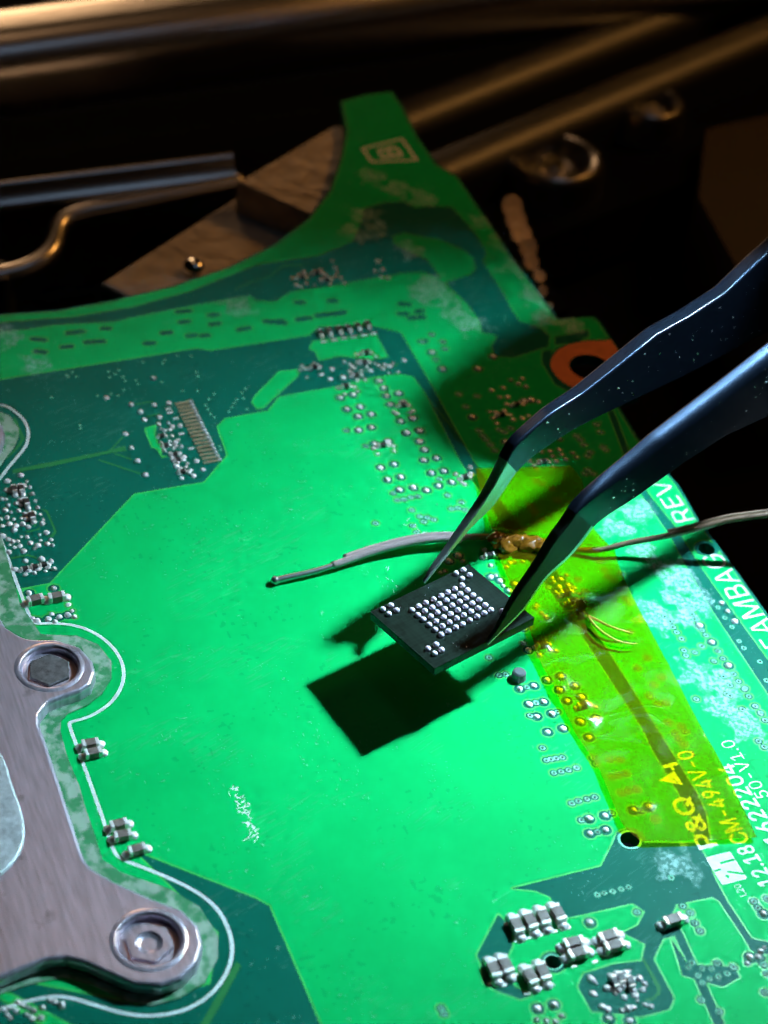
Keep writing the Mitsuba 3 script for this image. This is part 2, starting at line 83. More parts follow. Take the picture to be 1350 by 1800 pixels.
SILK1=P('-45.08,14.51 -44.59,6.63 -44.67,2.17 -44.6,-6.77 -44.27,-7.24 -41.98,-7.8 -39.7,-8.92 -37.76,-11.25 -36.81,-14.09 -36.8,-16.53 -37.44,-18.57 -38.71,-20.39 -40.31,-21.66 -42.4,-22.5 -44.39,-22.59 -44.6,-22.95 -44.56,-27.14 -44.6,-37.18 -44.75,-40.88 -44.18,-41.95 -42.57,-43.42 -40.31,-45.6 -38.17,-48.1 -36.94,-50.65 -36.73,-53.57 -37.3,-56.19 -38.88,-58.44 -41.09,-60.1 -43.82,-60.89 -46.96,-60.42 -49.33,-59.21 -51.56,-57.45 -53.8,-55.75 -56.4,-55.39 -59.63,-55.55 -62.79,-55.52')
SILK0=P('-43.04,32.63 -38.99,31.68 -38.01,30.72 -37.26,29.12 -36.84,27.62 -36.84,25.9 -37.18,24.51 -37.72,23.19 -38.56,22.07 -40.15,20.39 -42.25,17.91 -45.94,13.7')
INSUL=P('-51.41,-4.76 -47.06,-7.49 -43.81,-9.25 -40.42,-10.41 -38.53,-12.43 -37.84,-15.26 -38.53,-17.74 -40.13,-19.65 -42.01,-20.84 -44.33,-21.44 -45.2,-22.21 -45.66,-23.51 -45.9,-27.42 -45.74,-31.36 -45.93,-34.94 -45.93,-38.18 -46.05,-41.4 -44.74,-43.52 -40.72,-46.96 -38.7,-49.77 -38,-53.55 -38.81,-56.08 -40.85,-58.45 -43.52,-59.35 -46.29,-59.4 -48.61,-58 -50.71,-55.74 -53.31,-53.85 -56.52,-53.71 -59.26,-53.97 -69.62,-53.5 -76.23,-23.83 -62.57,-1.56')
INSULEFT=P('-50.42,-7.35 -47.77,2.81 -46.87,9.58 -44.56,8.12 -44.66,4.92 -45.13,-3.73 -44.16,-8.87 -47.18,-8.01')
INSUL0=P('-43.48,30.62 -39.41,29.9 -38.59,28.87 -38.12,26.44 -38.53,24.73 -39.49,23.08 -40.65,21.72 -42.68,18.97 -47.02,14.8')
PLATE=P('-51.09,-3.65 -48.02,-6.68 -47.78,-8.32 -46.87,-9.77 -46.14,-10.62 -45.31,-11.04 -42.96,-11.71 -40.9,-13.49 -40.12,-15.96 -40.28,-17.69 -41.25,-19.43 -42.66,-20.06 -44.58,-20.36 -46.21,-20.74 -47.51,-22.06 -47.85,-23.64 -47.75,-24.92 -47.88,-33.74 -48.02,-40.81 -47.96,-42.1 -47.67,-43.14 -46.02,-45.41 -43.1,-48.48 -40.73,-50.65 -39.78,-53.07 -40.07,-55.27 -41.23,-57.18 -43.11,-58.41 -45.2,-58.62 -47.65,-57.64 -49.61,-55.69 -51.17,-54.05 -52.7,-53.03 -54.43,-52.62 -56.83,-52.95 -59.07,-53.38 -69.43,-53.05 -76.28,-25.18 -62.25,-0.48')
PLATE0=P('-44,28.02 -40.38,27.06 -40.04,25.83 -40.16,24.17 -41.05,22.17 -42.2,20.82 -46.45,17.08')
PANEL=P('-53.89,-24.02 -52.65,-26.26 -52.45,-30.33 -52.43,-35.01 -53.03,-38.17 -54.28,-40.25 -56.33,-41.81 -59.88,-42.88 -72.41,-41.11 -76.28,-25.27 -65.94,-20.44')
STUDS=P('-44.79,-15.67 -44.78,-53.25')
TAPE=P('13.54,3.93 19.48,2.54 25.29,1.09 25.52,-1.57 24.19,-6.16 23.02,-10.36 23.62,-13.99 22.34,-21.47 21.38,-31.53 20.35,-43.25 20.25,-46.08 18.65,-58.59 13.32,-57.28 6.7,-55.5 5.79,-53.1 6.9,-44.8 6.67,-39.89 7.13,-32.71 7.48,-27.51 9.04,-21.22 9.31,-16.09 9.79,-12.18 11.52,-4.3')
TAPEBUMPS=P('15.27,-19.78 15.02,-22.61 8.65,-26.73 9.38,-35.86 8.67,-31.66 7.61,-33.49 8.54,-38.49 10.86,-21.43 14.22,-10.85 12.24,-10.29 16.41,-10.94')
WIREA=P('-16.78,-8.32,0.5 -14.16,-8.28,0.6 -11.35,-8.19,0.7 -9.32,-7.97,0.8 -5.48,-7.45,1 -1.16,-7.27,1.3 2.37,-7.44,1.4 5.1,-7.87,1.3 6.53,-8.03,1')
WIREB=P('6.06,-7.46,0.8 8.11,-7.82,0.8 10.92,-8.26,0.5 13.52,-9.09,0.5 15.96,-10.29,0.5 18.04,-12.23,0.6 20.31,-13.72,0.8 22.13,-14.47,1.2 23.59,-14.72,1.6 25.5,-14.98,2 28.08,-15.66,2.6 29.94,-16.24,3.2 33.13,-17.03,4.2 35.75,-17.53,5 40.95,-18.88,6 47.93,-19.86,7 59.26,-20.4,8')
STRAND1=P('15.68,-24.13,1 16.16,-25.27,1.3 17.14,-26.91,1.5 18.51,-27.85,1.3 19.4,-28.08,1')
STRAND2=P('15.68,-24.13,1 15.51,-25.45,1.2 15.91,-27.29,1.3 16.98,-28.82,1.2 19.1,-29.7,1')
SCUFF=P('-30.63,-36.12 -30.78,-37.52 -30.36,-38.68 -30.51,-40.61 -30.81,-43.31 -31.16,-42.9 -31.18,-40.79 -31.43,-39.15 -31.85,-37.99 -31.17,-37.4')
SCUFFS=P('-3.32,-9.46 -3.45,-11.63 -3.65,-12.86 2.28,-2.23 2.69,-3.4 2.97,-4.53 -3.85,-47.5 -3.78,-49.51 -3.8,-51.7 -3.61,-52.69')
MOULD=P('12.32,90.1,-11 6.06,89.24,-11 -1.44,88.39,-11 -8.8,87.55,-11 -14.23,86.94,-11 -17.36,85.64,-11.3 -18.85,83.2,-11.8 -20.28,80.33,-12.2 -22.46,78.45,-12.6 -25.7,77.31,-13 -29.58,76.79,-13 -33.59,77.34,-13')
GLUE=P('10.71,-9.92 15.95,-12.11')
RES=P('25.55,70.45 28.13,66.69 30.68,62.98 17.79,56.98 20.54,60.79 21.08,57.67 23.73,51.15 23.71,42.63 24.21,35.65 25.46,32.66 24.22,39.73 21.16,40.5 37.58,50.72 36.57,36.65 36.28,43.76 35.88,31.36 38.39,29.38 36.92,55.37 -35,45.42 -32.96,38.64 -3.79,44.03 26.54,-10.54 27.4,-15 28.23,-19.36 29.9,-24.86 27.37,-26.11 24.45,-25.28 23.16,-24.91 27.73,-23.25 24.4,-36.62 24.59,-40.3 23.57,-35.46 24.99,-42.21 25.39,-44.09 26.28,-37.17 9.52,-59.04 30,-8.26 29.89,-19.82 29.73,-22.31')
LETTERS=P('13.11,-56.86 15.89,-56.44 19.06,-58.68 23.35,-45.23 31.38,-35.88 34.12,-9.39 35.07,-5.24 33.35,-19.77 16.01,-62.95 12.65,-59.99')
ARM_L=P('-3.83,-20.25,7.82,-3.59,-20.15,7.32 -2.67,-19.75,9.04,-1.57,-19.27,8.85 -0.95,-19.00,10.33,0.31,-18.46,10.30 1.48,-17.95,12.54,2.98,-17.30,12.13 3.82,-16.93,14.80,5.46,-16.22,13.06 5.85,-16.05,17.81,7.79,-15.21,15.54 6.55,-15.75,19.21,8.58,-14.86,16.40 7.78,-15.21,20.86,10.66,-13.96,17.36 10.26,-14.13,21.82,13.50,-12.72,17.66 13.24,-12.83,22.53,16.76,-11.30,17.83 17.08,-11.16,22.73,20.73,-9.58,17.57 23.41,-8.41,23.95,28.66,-6.13,16.60 30.26,-5.43,25.36,37.26,-2.39,15.59 36.41,-2.76,25.13,44.58,0.79,15.05 43.10,0.15,26.13,51.58,3.84,14.70 47.22,1.94,28.32,58.02,6.64,13.50')
ARM_R=P('-1.27,-31.71,8.65,-1.05,-31.62,8.24 -0.24,-31.30,9.68,0.29,-31.09,8.91 1.97,-30.43,13.23,3.29,-29.91,10.30 4.88,-29.28,16.32,6.25,-28.75,13.43 6.68,-28.58,18.83,9.32,-27.54,14.65 8.22,-27.97,20.12,11.22,-26.79,16.02 9.08,-27.63,21.15,12.39,-26.33,17.23 11.22,-26.79,22.33,14.98,-25.30,17.79 14.53,-25.48,23.21,17.97,-24.13,17.92 17.91,-24.15,24.00,21.78,-22.63,18.43 21.31,-22.81,24.90,25.66,-21.10,18.96 25.26,-21.26,25.55,30.52,-19.18,19.50 31.06,-18.97,26.67,37.81,-16.31,18.71 38.24,-16.14,28.34,45.87,-13.14,17.98')
TEXTS=[('P&Q',14.51,-58.00,6.93,2.10),('CM-494V-0',18.00,-58.51,13.23,1.90),('1622204',21.41,-59.55,11.30,1.90),('50-V1.0',23.12,-53.62,8.45,1.50),('12.18',17.90,-64.21,5.33,1.80),('REV',36.32,-11.52,7.83,2.60),('5AMBAG',36.38,-34.02,16.27,2.80)]

# ---------------------------------------------------------------- helpers
rng = np.random.default_rng(7)
count = {}


def put(key, mesh, bsdf, smooth=False, label=None, **more):
    """One entry of the scene; a taken key gets the next number. Meshes are in millimetres."""
    k = key
    if key in count:
        k = f"{key}_{count[key]:03d}"
        count[key] += 1
    else:
        count[key] = 1
    if isinstance(mesh, dict):
        scene[k] = {**mesh, **more}
    else:
        m = mesh.copy()
        m.vertices = np.asarray(m.vertices) * MM
        scene[k] = ply(m, bsdf, smooth=smooth, **more)
    if label:
        labels[k] = dict(label=label)
    return k


def tag(key, label, cat=None, group=None, kind=None):
    d = labels.setdefault(key, {})
    d['label'] = label
    for a, b in (('category', cat), ('group', group), ('kind', kind)):
        if b:
            d[a] = b


def shape(mesh, bsdf, smooth=False):
    m = mesh.copy()
    m.vertices = np.asarray(m.vertices) * MM
    return ply(m, bsdf, smooth=smooth)


def at(x, y, z=0., rz=0., s=1., sz=None, ry=0.):
    """A to_world for meshes in millimetres placed at millimetre positions (meshes are already scaled to metres)."""
    t = T().translate([x * MM, y * MM, z * MM]).rotate([0, 0, 1], rz)
    if ry:
        t = t.rotate([0, 1, 0], ry)
    return t.scale([s, s, s if sz is None else sz])


def polys(g):
    return [p for p in getattr(g, 'geoms', [g]) if p.geom_type == 'Polygon' and p.area > 1e-3]


def prism(g, z0, z1):
    ms = []
    for p in polys(g):
        m = trimesh.creation.extrude_polygon(p, z1 - z0, engine='earcut')
        m.apply_translation([0, 0, z0])
        ms.append(m)
    return trimesh.util.concatenate(ms)


def rounded_slab(g, z0, z1, bevel, n=4, step=.3):
    """An extruded outline whose upper edge is rounded: the top is triangulated through rings of shrinking outline."""
    ms = []
    for p in polys(g):
        pts, zs = [], []
        for k in range(n + 1):
            a = math.pi / 2 * k / n
            d = bevel * (1 - math.cos(a))
            for q in polys(p.buffer(-d - 1e-4)):
                for ring in [q.exterior, *q.interiors]:
                    m = max(8, int(ring.length / step))
                    c = np.array([ring.interpolate(t, normalized=True).coords[0] for t in np.arange(m) / m])
                    pts.append(c)
                    zs.append(np.full(m, z1 - bevel + bevel * math.sin(a)))
        pts, zs = np.vstack(pts), np.concatenate(zs)
        pts, idx = np.unique(pts.round(4), axis=0, return_index=True)
        zs = zs[idx]
        tri = Delaunay(pts).simplices
        c = pts[tri].mean(1)
        from shapely import contains_xy
        tri = tri[contains_xy(p.buffer(1e-3), c[:, 0], c[:, 1])]
        top = trimesh.Trimesh(np.c_[pts, zs], tri, process=False)
        if top.face_normals[:, 2].mean() < 0:
            top.invert()
        wall = prism(p, z0, z1 - bevel)
        ms += [top, wall]
    return trimesh.util.concatenate(ms)


def lathe(profile, n=24):
    r = np.array(profile, float)
    return trimesh.creation.revolve(r, sections=n)


def rbox(x, y, z, r=.06):
    """Rounded box standing on z = 0."""
    s = m3.Manifold.sphere(r, 8)
    c = [s.translate([a * (x / 2 - r), b * (y / 2 - r), cz]) for a in (-1, 1) for b in (-1, 1) for cz in (r, z - r)]
    h = m3.Manifold.batch_hull(c)
    m = h.to_mesh()
    return trimesh.Trimesh(m.vert_properties[:, :3], m.tri_verts, process=False)


def dome(r, h, n=10, rings=4, wobble=0., seed=0):
    v, f = [[0, 0, h]], []
    for k in range(1, rings + 1):
        a = math.pi / 2 * k / rings
        for j in range(n):
            b = 2 * math.pi * j / n
            v.append([r * math.sin(a) * math.cos(b), r * math.sin(a) * math.sin(b), h * math.cos(a)])
    for j in range(n):
        f.append([0, 1 + j, 1 + (j + 1) % n])
    for k in range(rings - 1):
        for j in range(n):
            a, b = 1 + k * n + j, 1 + k * n + (j + 1) % n
            f += [[a, a + n, b + n], [a, b + n, b]]
    v = np.array(v)
    if wobble:
        v[:, :2] *= (1 + wobble * (meshkit.noise(v * 2.3 / r, seed) - .5))[:, None]
        v[:, 2] *= 1 + wobble * (meshkit.noise(v * 1.9 / r + 9, seed + 1) - .5)
    return trimesh.Trimesh(v, f, process=False)


def tube(pts, rad, n=10, cap=True):
    p = np.asarray(pts, float)
    rad = np.broadcast_to(rad, (len(p),))
    t = np.gradient(p, axis=0)
    t /= np.linalg.norm(t, axis=1)[:, None]
    up = np.array([0, 0, 1.])
    a = np.cross(t, up)
    a /= np.linalg.norm(a, axis=1)[:, None]
    b = np.cross(t, a)
    ang = np.arange(n) * 2 * math.pi / n
    v = (p[:, None] + rad[:, None, None] * (np.cos(ang)[None, :, None] * a[:, None] + np.sin(ang)[None, :, None] * b[:, None])).reshape(-1, 3)
    f = []
    for i in range(len(p) - 1):
        for j in range(n):
            q = i * n + j
            w = i * n + (j + 1) % n
            f += [[q, w, w + n], [q, w + n, q + n]]
    v = list(v)
    if cap:
        for e, s in ((0, 1), (len(p) - 1, -1)):
            v.append(p[e])
            for j in range(n):
                tri = [len(v) - 1, e * n + (j + 1) % n, e * n + j]
                f.append(tri if s > 0 else tri[::-1])
    m = trimesh.Trimesh(np.array(v), f, process=False)
    return m


def spline(pts, n):
    from scipy.interpolate import CubicSpline
    p = np.asarray(pts, float)
    s = np.r_[0, np.cumsum(np.linalg.norm(np.diff(p, axis=0), axis=1))]
    return CubicSpline(s, p)(np.linspace(0, s[-1], n))


def smooth_poly(pts, closed=True, n=120):
    from scipy.interpolate import splprep, splev
    p = np.asarray(pts, float)
    if closed:
        p = np.vstack([p, p[:1]])
    tck, _ = splprep(p.T, s=0, k=3, per=closed)
    return np.stack(splev(np.linspace(0, 1, n), tck), 1)


def text(s, height, length, depth, bold=False):
    """Lettering that reads along +y (letter tops towards -x), its start at the origin."""
    m = meshkit.text_mesh(s, height, depth, bold)
    w = m.bounds[1][0] - m.bounds[0][0]
    m.apply_translation([-m.bounds[0][0], 0, 0])
    m.apply_scale([length / w, 1, 1])
    v = np.array(m.vertices)
    m.vertices = np.stack([-v[:, 1], v[:, 0], v[:, 2]], 1)
    return m


# ---------------------------------------------------------------- materials
def residue(p):
    """White flux residue that dried on the board in ragged patches."""
    x, y = p.x / MM, p.y / MM
    d = mi.Float(0)
    for cx, cy in RES:
        r = dr.square((x - cx) / 2.6) + dr.square((y - cy) / 3.0)
        d = dr.maximum(d, dr.exp(-r))
    n = fbm(x * .9, y * .9, 3.0, 4)
    fine = fbm(x * 3.1 + 20, y * 3.1, 1.0, 3)
    m = smoothstep(.38, .85, d * .9 + (n - .5) * 1.1) * (.25 + .75 * smoothstep(.35, .7, fine))
    return m * (1 - .22 * smoothstep(20., 40., y))


def board_col(rgb, amount=.75):
    def fn(p, n, uv):
        x, y = p.x / MM, p.y / MM
        v = .92 + .16 * fbm(x * .12, y * .12, 0., 3) - .03
        speck = smoothstep(.80, .84, noise(x * 2.1, y * 2.1, 5.)) * smoothstep(.6, .7, noise(x * .3, y * .3, 8.))
        c = mi.Color3f(rgb) * v
        c = mix(c, (.48, .74, .68), residue(p) * amount)
        scr = smoothstep(.74, .80, noise(x * .45 + .8 * y, y * 7.5 - x * 3., 6.)) * smoothstep(.62, .72, noise(x * .22, y * .22, 12.))
        lint = smoothstep(.90, .94, noise(x * 3.7, y * 3.7, 15.)) * smoothstep(.5, .7, noise(x * .4, y * .4, 18.))
        c = mix(c, (.45, .70, .62), dr.clip(.05 * scr + .22 * lint, 0, 1))
        return c * (1 - .12 * speck)
    return proc(fn)


def bs(name, **k):
    scene[name] = {'type': 'twosided', 'b': dict(type='principled', **k)}
    return name


def rgb(*c):
    return {'type': 'rgb', 'value': list(c)}


bs('mask_copper', base_color=board_col((.002, .49, .115)), roughness=.45, specular=.03)
bs('mask_substrate', base_color=board_col((.0005, .125, .080), .6), roughness=.42, specular=.06)
bs('mask_trace', base_color=board_col((.03, .21, .06), .6), roughness=.3, specular=.1)
bs('mask_rim', base_color=board_col((.05, .52, .09), .6), roughness=.4, specular=.35)
bs('board_edge', base_color=rgb(.05, .10, .03), roughness=.8)
bs('silk_white', base_color=proc(lambda p, n, uv: mi.Color3f(.74, .78, .76) * (.82 + .3 * fbm(p.x * 2600, p.y * 2600, 2., 2))), roughness=.6)
bs('solder', base_color=rgb(.92, .88, .90), roughness=.38, metallic=.35, specular=.6)
bs('solder_dull', base_color=rgb(.62, .63, .60), roughness=.5, metallic=.6)
bs('via_metal', base_color=rgb(.16, .52, .34), roughness=.3, metallic=.2, specular=.6)
bs('dark_steel', base_color=proc(lambda p, n, uv: mi.Color3f(.17, .16, .17) * (.5 + fbm(p.x * 2500, p.y * 2500, 0., 3))), roughness=.45, metallic=.6)
bs('dark_hole', base_color=rgb(.01, .03, .02), roughness=.7)
bs('ceramic', base_color=proc(lambda p, n, uv: mi.Color3f(.19, .135, .12) * (.8 + .4 * fbm(p.x * 2000, p.y * 2000, p.z * 2000, 2))), roughness=.5)
bs('ceramic_dark', base_color=rgb(.025, .022, .022), roughness=.45)
bs('grey_core', base_color=rgb(.10, .105, .11), roughness=.4)
bs('gold_pin', base_color=rgb(.85, .70, .50), roughness=.3, metallic=.85)
bs('bare_copper', base_color=proc(lambda p, n, uv: mi.Color3f(.72, .20, .07) * (.85 + .3 * fbm(p.x * 700, p.y * 700, 0., 3))), roughness=.45, metallic=.35)


def plate_col(p, n, uv):
    x, y = p.x / MM, p.y / MM
    s = fbm(x * 3.5, y * .35, 0., 4)
    d = smoothstep(.66, .8, fbm(x * .5 + 9, y * .5, 2., 4))
    return mi.Color3f(.60, .51, .62) * (.75 + .5 * s) * (1 - .3 * d)


scene['backplate_metal'] = {'type': 'twosided', 'b': {'type': 'bumpmap', 'arbitrary': proc(lambda p, n, uv: fbm(p.x * 1800, p.y * 1800, p.z * 1800, 3), eps=1e-4), 'scale': 2.2e-5,
                            'b': dict(type='principled', base_color=proc(plate_col), metallic=.72, roughness=.34)}}
bs('frosted_panel', base_color=proc(lambda p, n, uv: mi.Color3f(.55, .57, .60) * (.6 + .8 * fbm(p.x * 1500, p.y * 1500, 0., 4))), metallic=.55, roughness=.6)
bs('insulator_film', base_color=proc(lambda p, n, uv: mix((.03, .22, .08), (.30, .40, .30), smoothstep(.32, .68, fbm(p.x * 900, p.y * 900, 4., 4)))), roughness=.55, specular=.5)


def tw_col(p, n, uv):
    x, y, z = p.x / MM, p.y / MM, p.z / MM
    g = fbm(x * 2.5, y * 2.5, z * 2.5, 3)
    return mi.Color3f(.0012, .002, .0045) * (.5 + g)


scene['tweezer_black'] = {'type': 'twosided', 'b': {'type': 'bumpmap', 'arbitrary': proc(lambda p, n, uv: fbm(p.x * 5000, p.y * 5000, p.z * 5000, 3), eps=6e-5), 'scale': 6e-6,
                          'b': dict(type='principled', base_color=proc(tw_col), roughness=.29, specular=.8, spec_tint=.5)}}
scene['tweezer_polished'] = {'type': 'twosided', 'b': {'type': 'bumpmap', 'arbitrary': proc(lambda p, n, uv: fbm((p.x * .45 + p.y * .2 + p.z * .85) * 500, (p.x - p.z * .6) * 5000, p.y * 5000, 3), eps=6e-5), 'scale': 8e-6,
                             'b': dict(type='principled', base_color=rgb(.016, .018, .015), metallic=0., roughness=.45, specular=.12)}}
scene['tweezer_steel'] = {'type': 'twosided', 'b': {'type': 'bumpmap', 'arbitrary': proc(lambda p, n, uv: fbm((p.x * .45 + p.y * .2 + p.z * .85) * 600, (p.x - p.z * .6) * 5000, p.y * 5000, 3), eps=6e-5), 'scale': 3e-5,
                          'b': dict(type='principled', base_color=rgb(.60, .62, .62), metallic=.9, roughness=.33)}}
bs('dust', base_color=rgb(.75, .77, .8), roughness=.8)


def chip_col(p, n, uv):
    x, y = (p.x + p.y * .27) / MM, (p.y - p.x * .27) / MM
    lines = smoothstep(.35, .65, noise(x * .35, y * 7., 1.)) * .5 + .5 * smoothstep(.4, .6, noise(x * 6.5, y * .5, 4.))
    return mi.Color3f(.009, .016, .011) * (.7 + .6 * lines)


bs('chip_mask', base_color=proc(chip_col), roughness=.4, specular=.12)
bs('chip_mould', base_color=rgb(.012, .013, .014), roughness=.55)
bs('ball_metal', base_color=rgb(.93, .80, 1.), roughness=.33, metallic=.35, specular=.8)
scene['tape_film'] = {'type': 'blendbsdf', 'weight': .085,
                      'a': {'type': 'thindielectric', 'int_ior': 1.5, 'specular_transmittance': rgb(1., .88, .02)},
                      'b': {'type': 'twosided', 'b': dict(type='principled', base_color=rgb(.58, .35, .005), roughness=.17, specular=1.)}}
bs('wire_insulation', base_color=rgb(.34, .23, .23), roughness=.14, specular=.8)
bs('wire_brown', base_color=rgb(.20, .105, .07), roughness=.3, specular=.7)
bs('amber_glue', base_color=proc(lambda p, n, uv: mi.Color3f(.22, .075, .006) * (.4 + 1.1 * fbm(p.x * 900, p.y * 900, p.z * 900, 3))), roughness=.18, specular=.8)
bs('wire_bare', base_color=rgb(.42, .40, .40), roughness=.3, metallic=.9)
bs('strand_gold', base_color=rgb(.90, .58, .12), roughness=.3, metallic=.6)
bs('gloss_black', base_color=rgb(.66, .64, .64), roughness=.29, metallic=1.)
bs('gloss_dark', base_color=rgb(.13, .135, .155), roughness=.5, metallic=1.)
bs('matt_black', base_color=rgb(.003, .003, .004), roughness=.9, specular=.03)
bs('matt_brown', base_color=rgb(.03, .02, .012), roughness=.7, specular=.3)
scene['brown_foam'] = {'type': 'twosided', 'b': {'type': 'bumpmap', 'arbitrary': proc(lambda p, n, uv: fbm(p.x * 520 + 4 * fbm(p.x * 150, p.y * 150, 1., 2), p.y * 520, p.z * 520, 3), eps=2e-4), 'scale': 8e-4,
                       'b': dict(type='principled', base_color=proc(lambda p, n, uv: mi.Color3f(.52, .45, .39) * (.7 + .6 * fbm(p.x * 400, p.y * 400, p.z * 400, 3))), roughness=.75, specular=.3)}}
bs('bronze', base_color=rgb(.95, .74, .56), roughness=.5, metallic=.1)
bs('screw_steel', base_color=rgb(.95, .96, .97), roughness=.13, metallic=1.)
bs('lamp_shell', base_color=rgb(.03, .03, .03), roughness=.6)
bs('iron_grip', base_color=rgb(.012, .012, .013), roughness=.6)

# ---------------------------------------------------------------- the lamps (both stand outside the frame)
disc = trimesh.creation.cylinder(radius=6.2, height=.4, sections=40)
scene['work_lamp__bulb'] = {**shape(disc, 'lamp_shell'), 'to_world': look_to(LAMP, LAMP_AIM), 'emitter': {'type': 'area', 'radiance': rgb(*LAMP_RGB)}}
hood = lathe([(8, -6), (8, 19.8), (6.3, 19.8), (6.3, 19.4), (7.6, 19.4), (7.6, -5.6), (0, -5.6), (0, -6), (8, -6)], 40)
scene['work_lamp__hood'] = {**shape(hood, 'lamp_shell', 30), 'to_world': look_to(LAMP, LAMP_AIM)}
tag('work_lamp', 'small hooded cool white work lamp standing outside the frame', 'lamp')
for i, (o, aim, r, c) in enumerate(WARM):
    k = 'room_lamp' + (f'_{i:03d}' if i else '')
    disc2 = trimesh.creation.cylinder(radius=r, height=2, sections=48)
    scene[k + '__bulb'] = {**shape(disc2, 'lamp_shell'), 'to_world': look_to(o, aim), 'emitter': {'type': 'area', 'radiance': rgb(*c)}}
    shade = lathe([(r + 2, -20), (r + 2, 3), (r + 1, 3), (r + 1, -19), (0, -19), (0, -20), (r + 2, -20)], 48)
    scene[k + '__shade'] = {**shape(shade, 'lamp_shell', 30), 'to_world': look_to(o, aim)}
    tag(k, ('round warm lamp at the side', 'round warm lamp high above the chassis', 'round dim bluish lamp high above the board', 'wide warm lamp low behind the chassis')[i] + ', outside the frame', 'lamp')
noz = lathe([(0, 0), (4.5, 0), (5.5, 1.2), (8.5, 12), (9.5, 34), (12, 50), (13.5, 60), (13.5, 150), (10, 160), (0, 160)], 40)
nd = np.array([1., .10, .22])
scene['hot_air_tool__nozzle'] = {**shape(noz, 'iron_grip', 40), 'to_world': look_to((60, 10.5, 54), np.array([60, 10.5, 54]) + nd)}
tag('hot_air_tool', 'dark hot air tool held above the board, outside the frame', 'tool')

# ---------------------------------------------------------------- the dark chassis behind and below the board
floor = trimesh.creation.box([900, 900, 2])
floor.apply_translation([60, 60, -41])
put('tabletop', floor, 'matt_black')
tag('tabletop', 'matt black surface far below the circuit board', None, None, 'structure')


def beam(p0, p1, profile, z):
    """A moulded rail: the cross-section (across, up) swept from p0 to p1."""
    p0, p1 = np.array(p0, float), np.array(p1, float)
    d = (p1 - p0) / np.linalg.norm(p1 - p0)
    a = np.array([-d[1], d[0]])
    v = []
    for q in (p0, p1):
        for u, w in profile:
            v.append([*(q + a * u), z + w])
    n = len(profile)
    f = []
    for j in range(n):
        k = (j + 1) % n
        f += [[j, k, n + k], [j, n + k, n + j]]
    tri = trimesh.creation.triangulate_polygon(Polygon(profile), engine='earcut')
    idx = [int(np.argmin(np.sum((np.array(profile) - q) ** 2, 1))) for q in tri[0]]
    for t_ in tri[1]:
        a_, b_, c_ = (idx[i] for i in t_)
        f += [[a_, b_, c_], [n + a_, n + c_, n + b_]]
    m = trimesh.Trimesh(np.array(v), f, process=False)
    m.fix_normals()
    return m


def rounded_profile(w, h, r, n=8):
    p = box(-w / 2, -h, w / 2, 0).buffer(-r).buffer(r, quad_segs=n)
    return [tuple(q) for q in np.array(p.exterior.coords)[:-1]]


put('chassis__rail', beam((-60, 135.5), (210, 151.7), rounded_profile(17, 16, 6.5), -6), 'gloss_black', 40)
cove = [(2.4, -30), (.7, -7.7), (.35, -7.45), (-.1, -7.6), (-.45, -8.1), (-.85, -8.75), (-1.3, -9.3), (-1.8, -9.75), (-2.2, -10.0), (-2.5, -10.4), (-2.6, -11.3), (-2.7, -30)]
put('chassis__rail', beam((-60, 92.5), (11.5, 92.5), cove, 0), 'gloss_black', 40)
put('chassis__ridge', beam((44, 114), (170, 162), rounded_profile(9, 14, 4.), -18), 'gloss_dark', 40)
put('chassis__ridge', beam((46, 98), (170, 146), rounded_profile(9, 14, 4.), -18), 'gloss_dark', 40)
base = prism(Polygon([(-80, 66), (60, 66), (60, 84), (200, 130), (200, 220), (-80, 220)]), -38, -27)
put('chassis__panel', base, 'matt_black')


dish = lathe([(0, -2), (2.1, -2), (2.4, -2.3), (2.5, -4), (5.2, -4), (5.9, -2.9), (6.6, -1.3), (7.3, -.6), (8.1, -.45), (8.8, -.9), (9.3, -2.2), (9.6, -9)], 48)
edge_path = spline(MOULD, 70)
m = tube(edge_path, np.linspace(1.25, 1.7, 70), 14)
put('chassis__moulded_edge', m, 'gloss_black', True)
m = lathe([(0, 0), (2.0, 0), (2.5, -.4), (2.6, -8)], 32)
m.apply_translation([-29, 77.5, -12])
put('chassis__boss', m, 'gloss_dark', 40)
for (x, y, z, s, sy) in ((72, 100, -20, .95, 1.), (97, 113, -20, .7, 1.)):
    m = dish.copy()
    m.apply_scale([s, s * sy, s])
    m.apply_translation([x, y, z])
    put('chassis__boss', m, 'gloss_black', 40)
side = prism(Polygon([(84, 40), (150, 40), (150, 110), (104, 104), (92, 84)]), -39, -22)
put('chassis__side_panel', side, 'matt_brown')
tag('chassis', 'glossy black moulded chassis with rails and round bosses behind the board', 'chassis')

# brown foam pad under the board's edge
slab = Polygon([(-17.5, 63.5), (8.5, 80.5), (30, 86), (30, 66), (8, 62), (-9, 57), (-13.2, 57.5)])
put('foam_pad__sheet', rounded_slab(slab, -12, -7, .6), 'brown_foam', 25)
blk = Polygon([(6.6, 76.2), (26, 88), (35, 86), (34, 74), (15.2, 64.4)])
put('foam_pad__raised_block', rounded_slab(blk, -7, -1.75, .4), 'brown_foam', 25)
tag('foam_pad', 'textured brown foam pad with a raised block under the board edge', 'foam pad')
sc = dome(1.6, 1.2, 20, 6)
sc.apply_translation([-4.0, 63.0, -6.2])
sh = trimesh.creation.cylinder(radius=.9, height=1.2, sections=16)
sh.apply_translation([-4.0, 63.0, -6.6])
put('screw__head', sc, 'screw_steel', 40)
put('screw__shank', sh, 'screw_steel', 30)
tag('screw', 'small shiny round headed screw on the brown foam pad', 'screw')

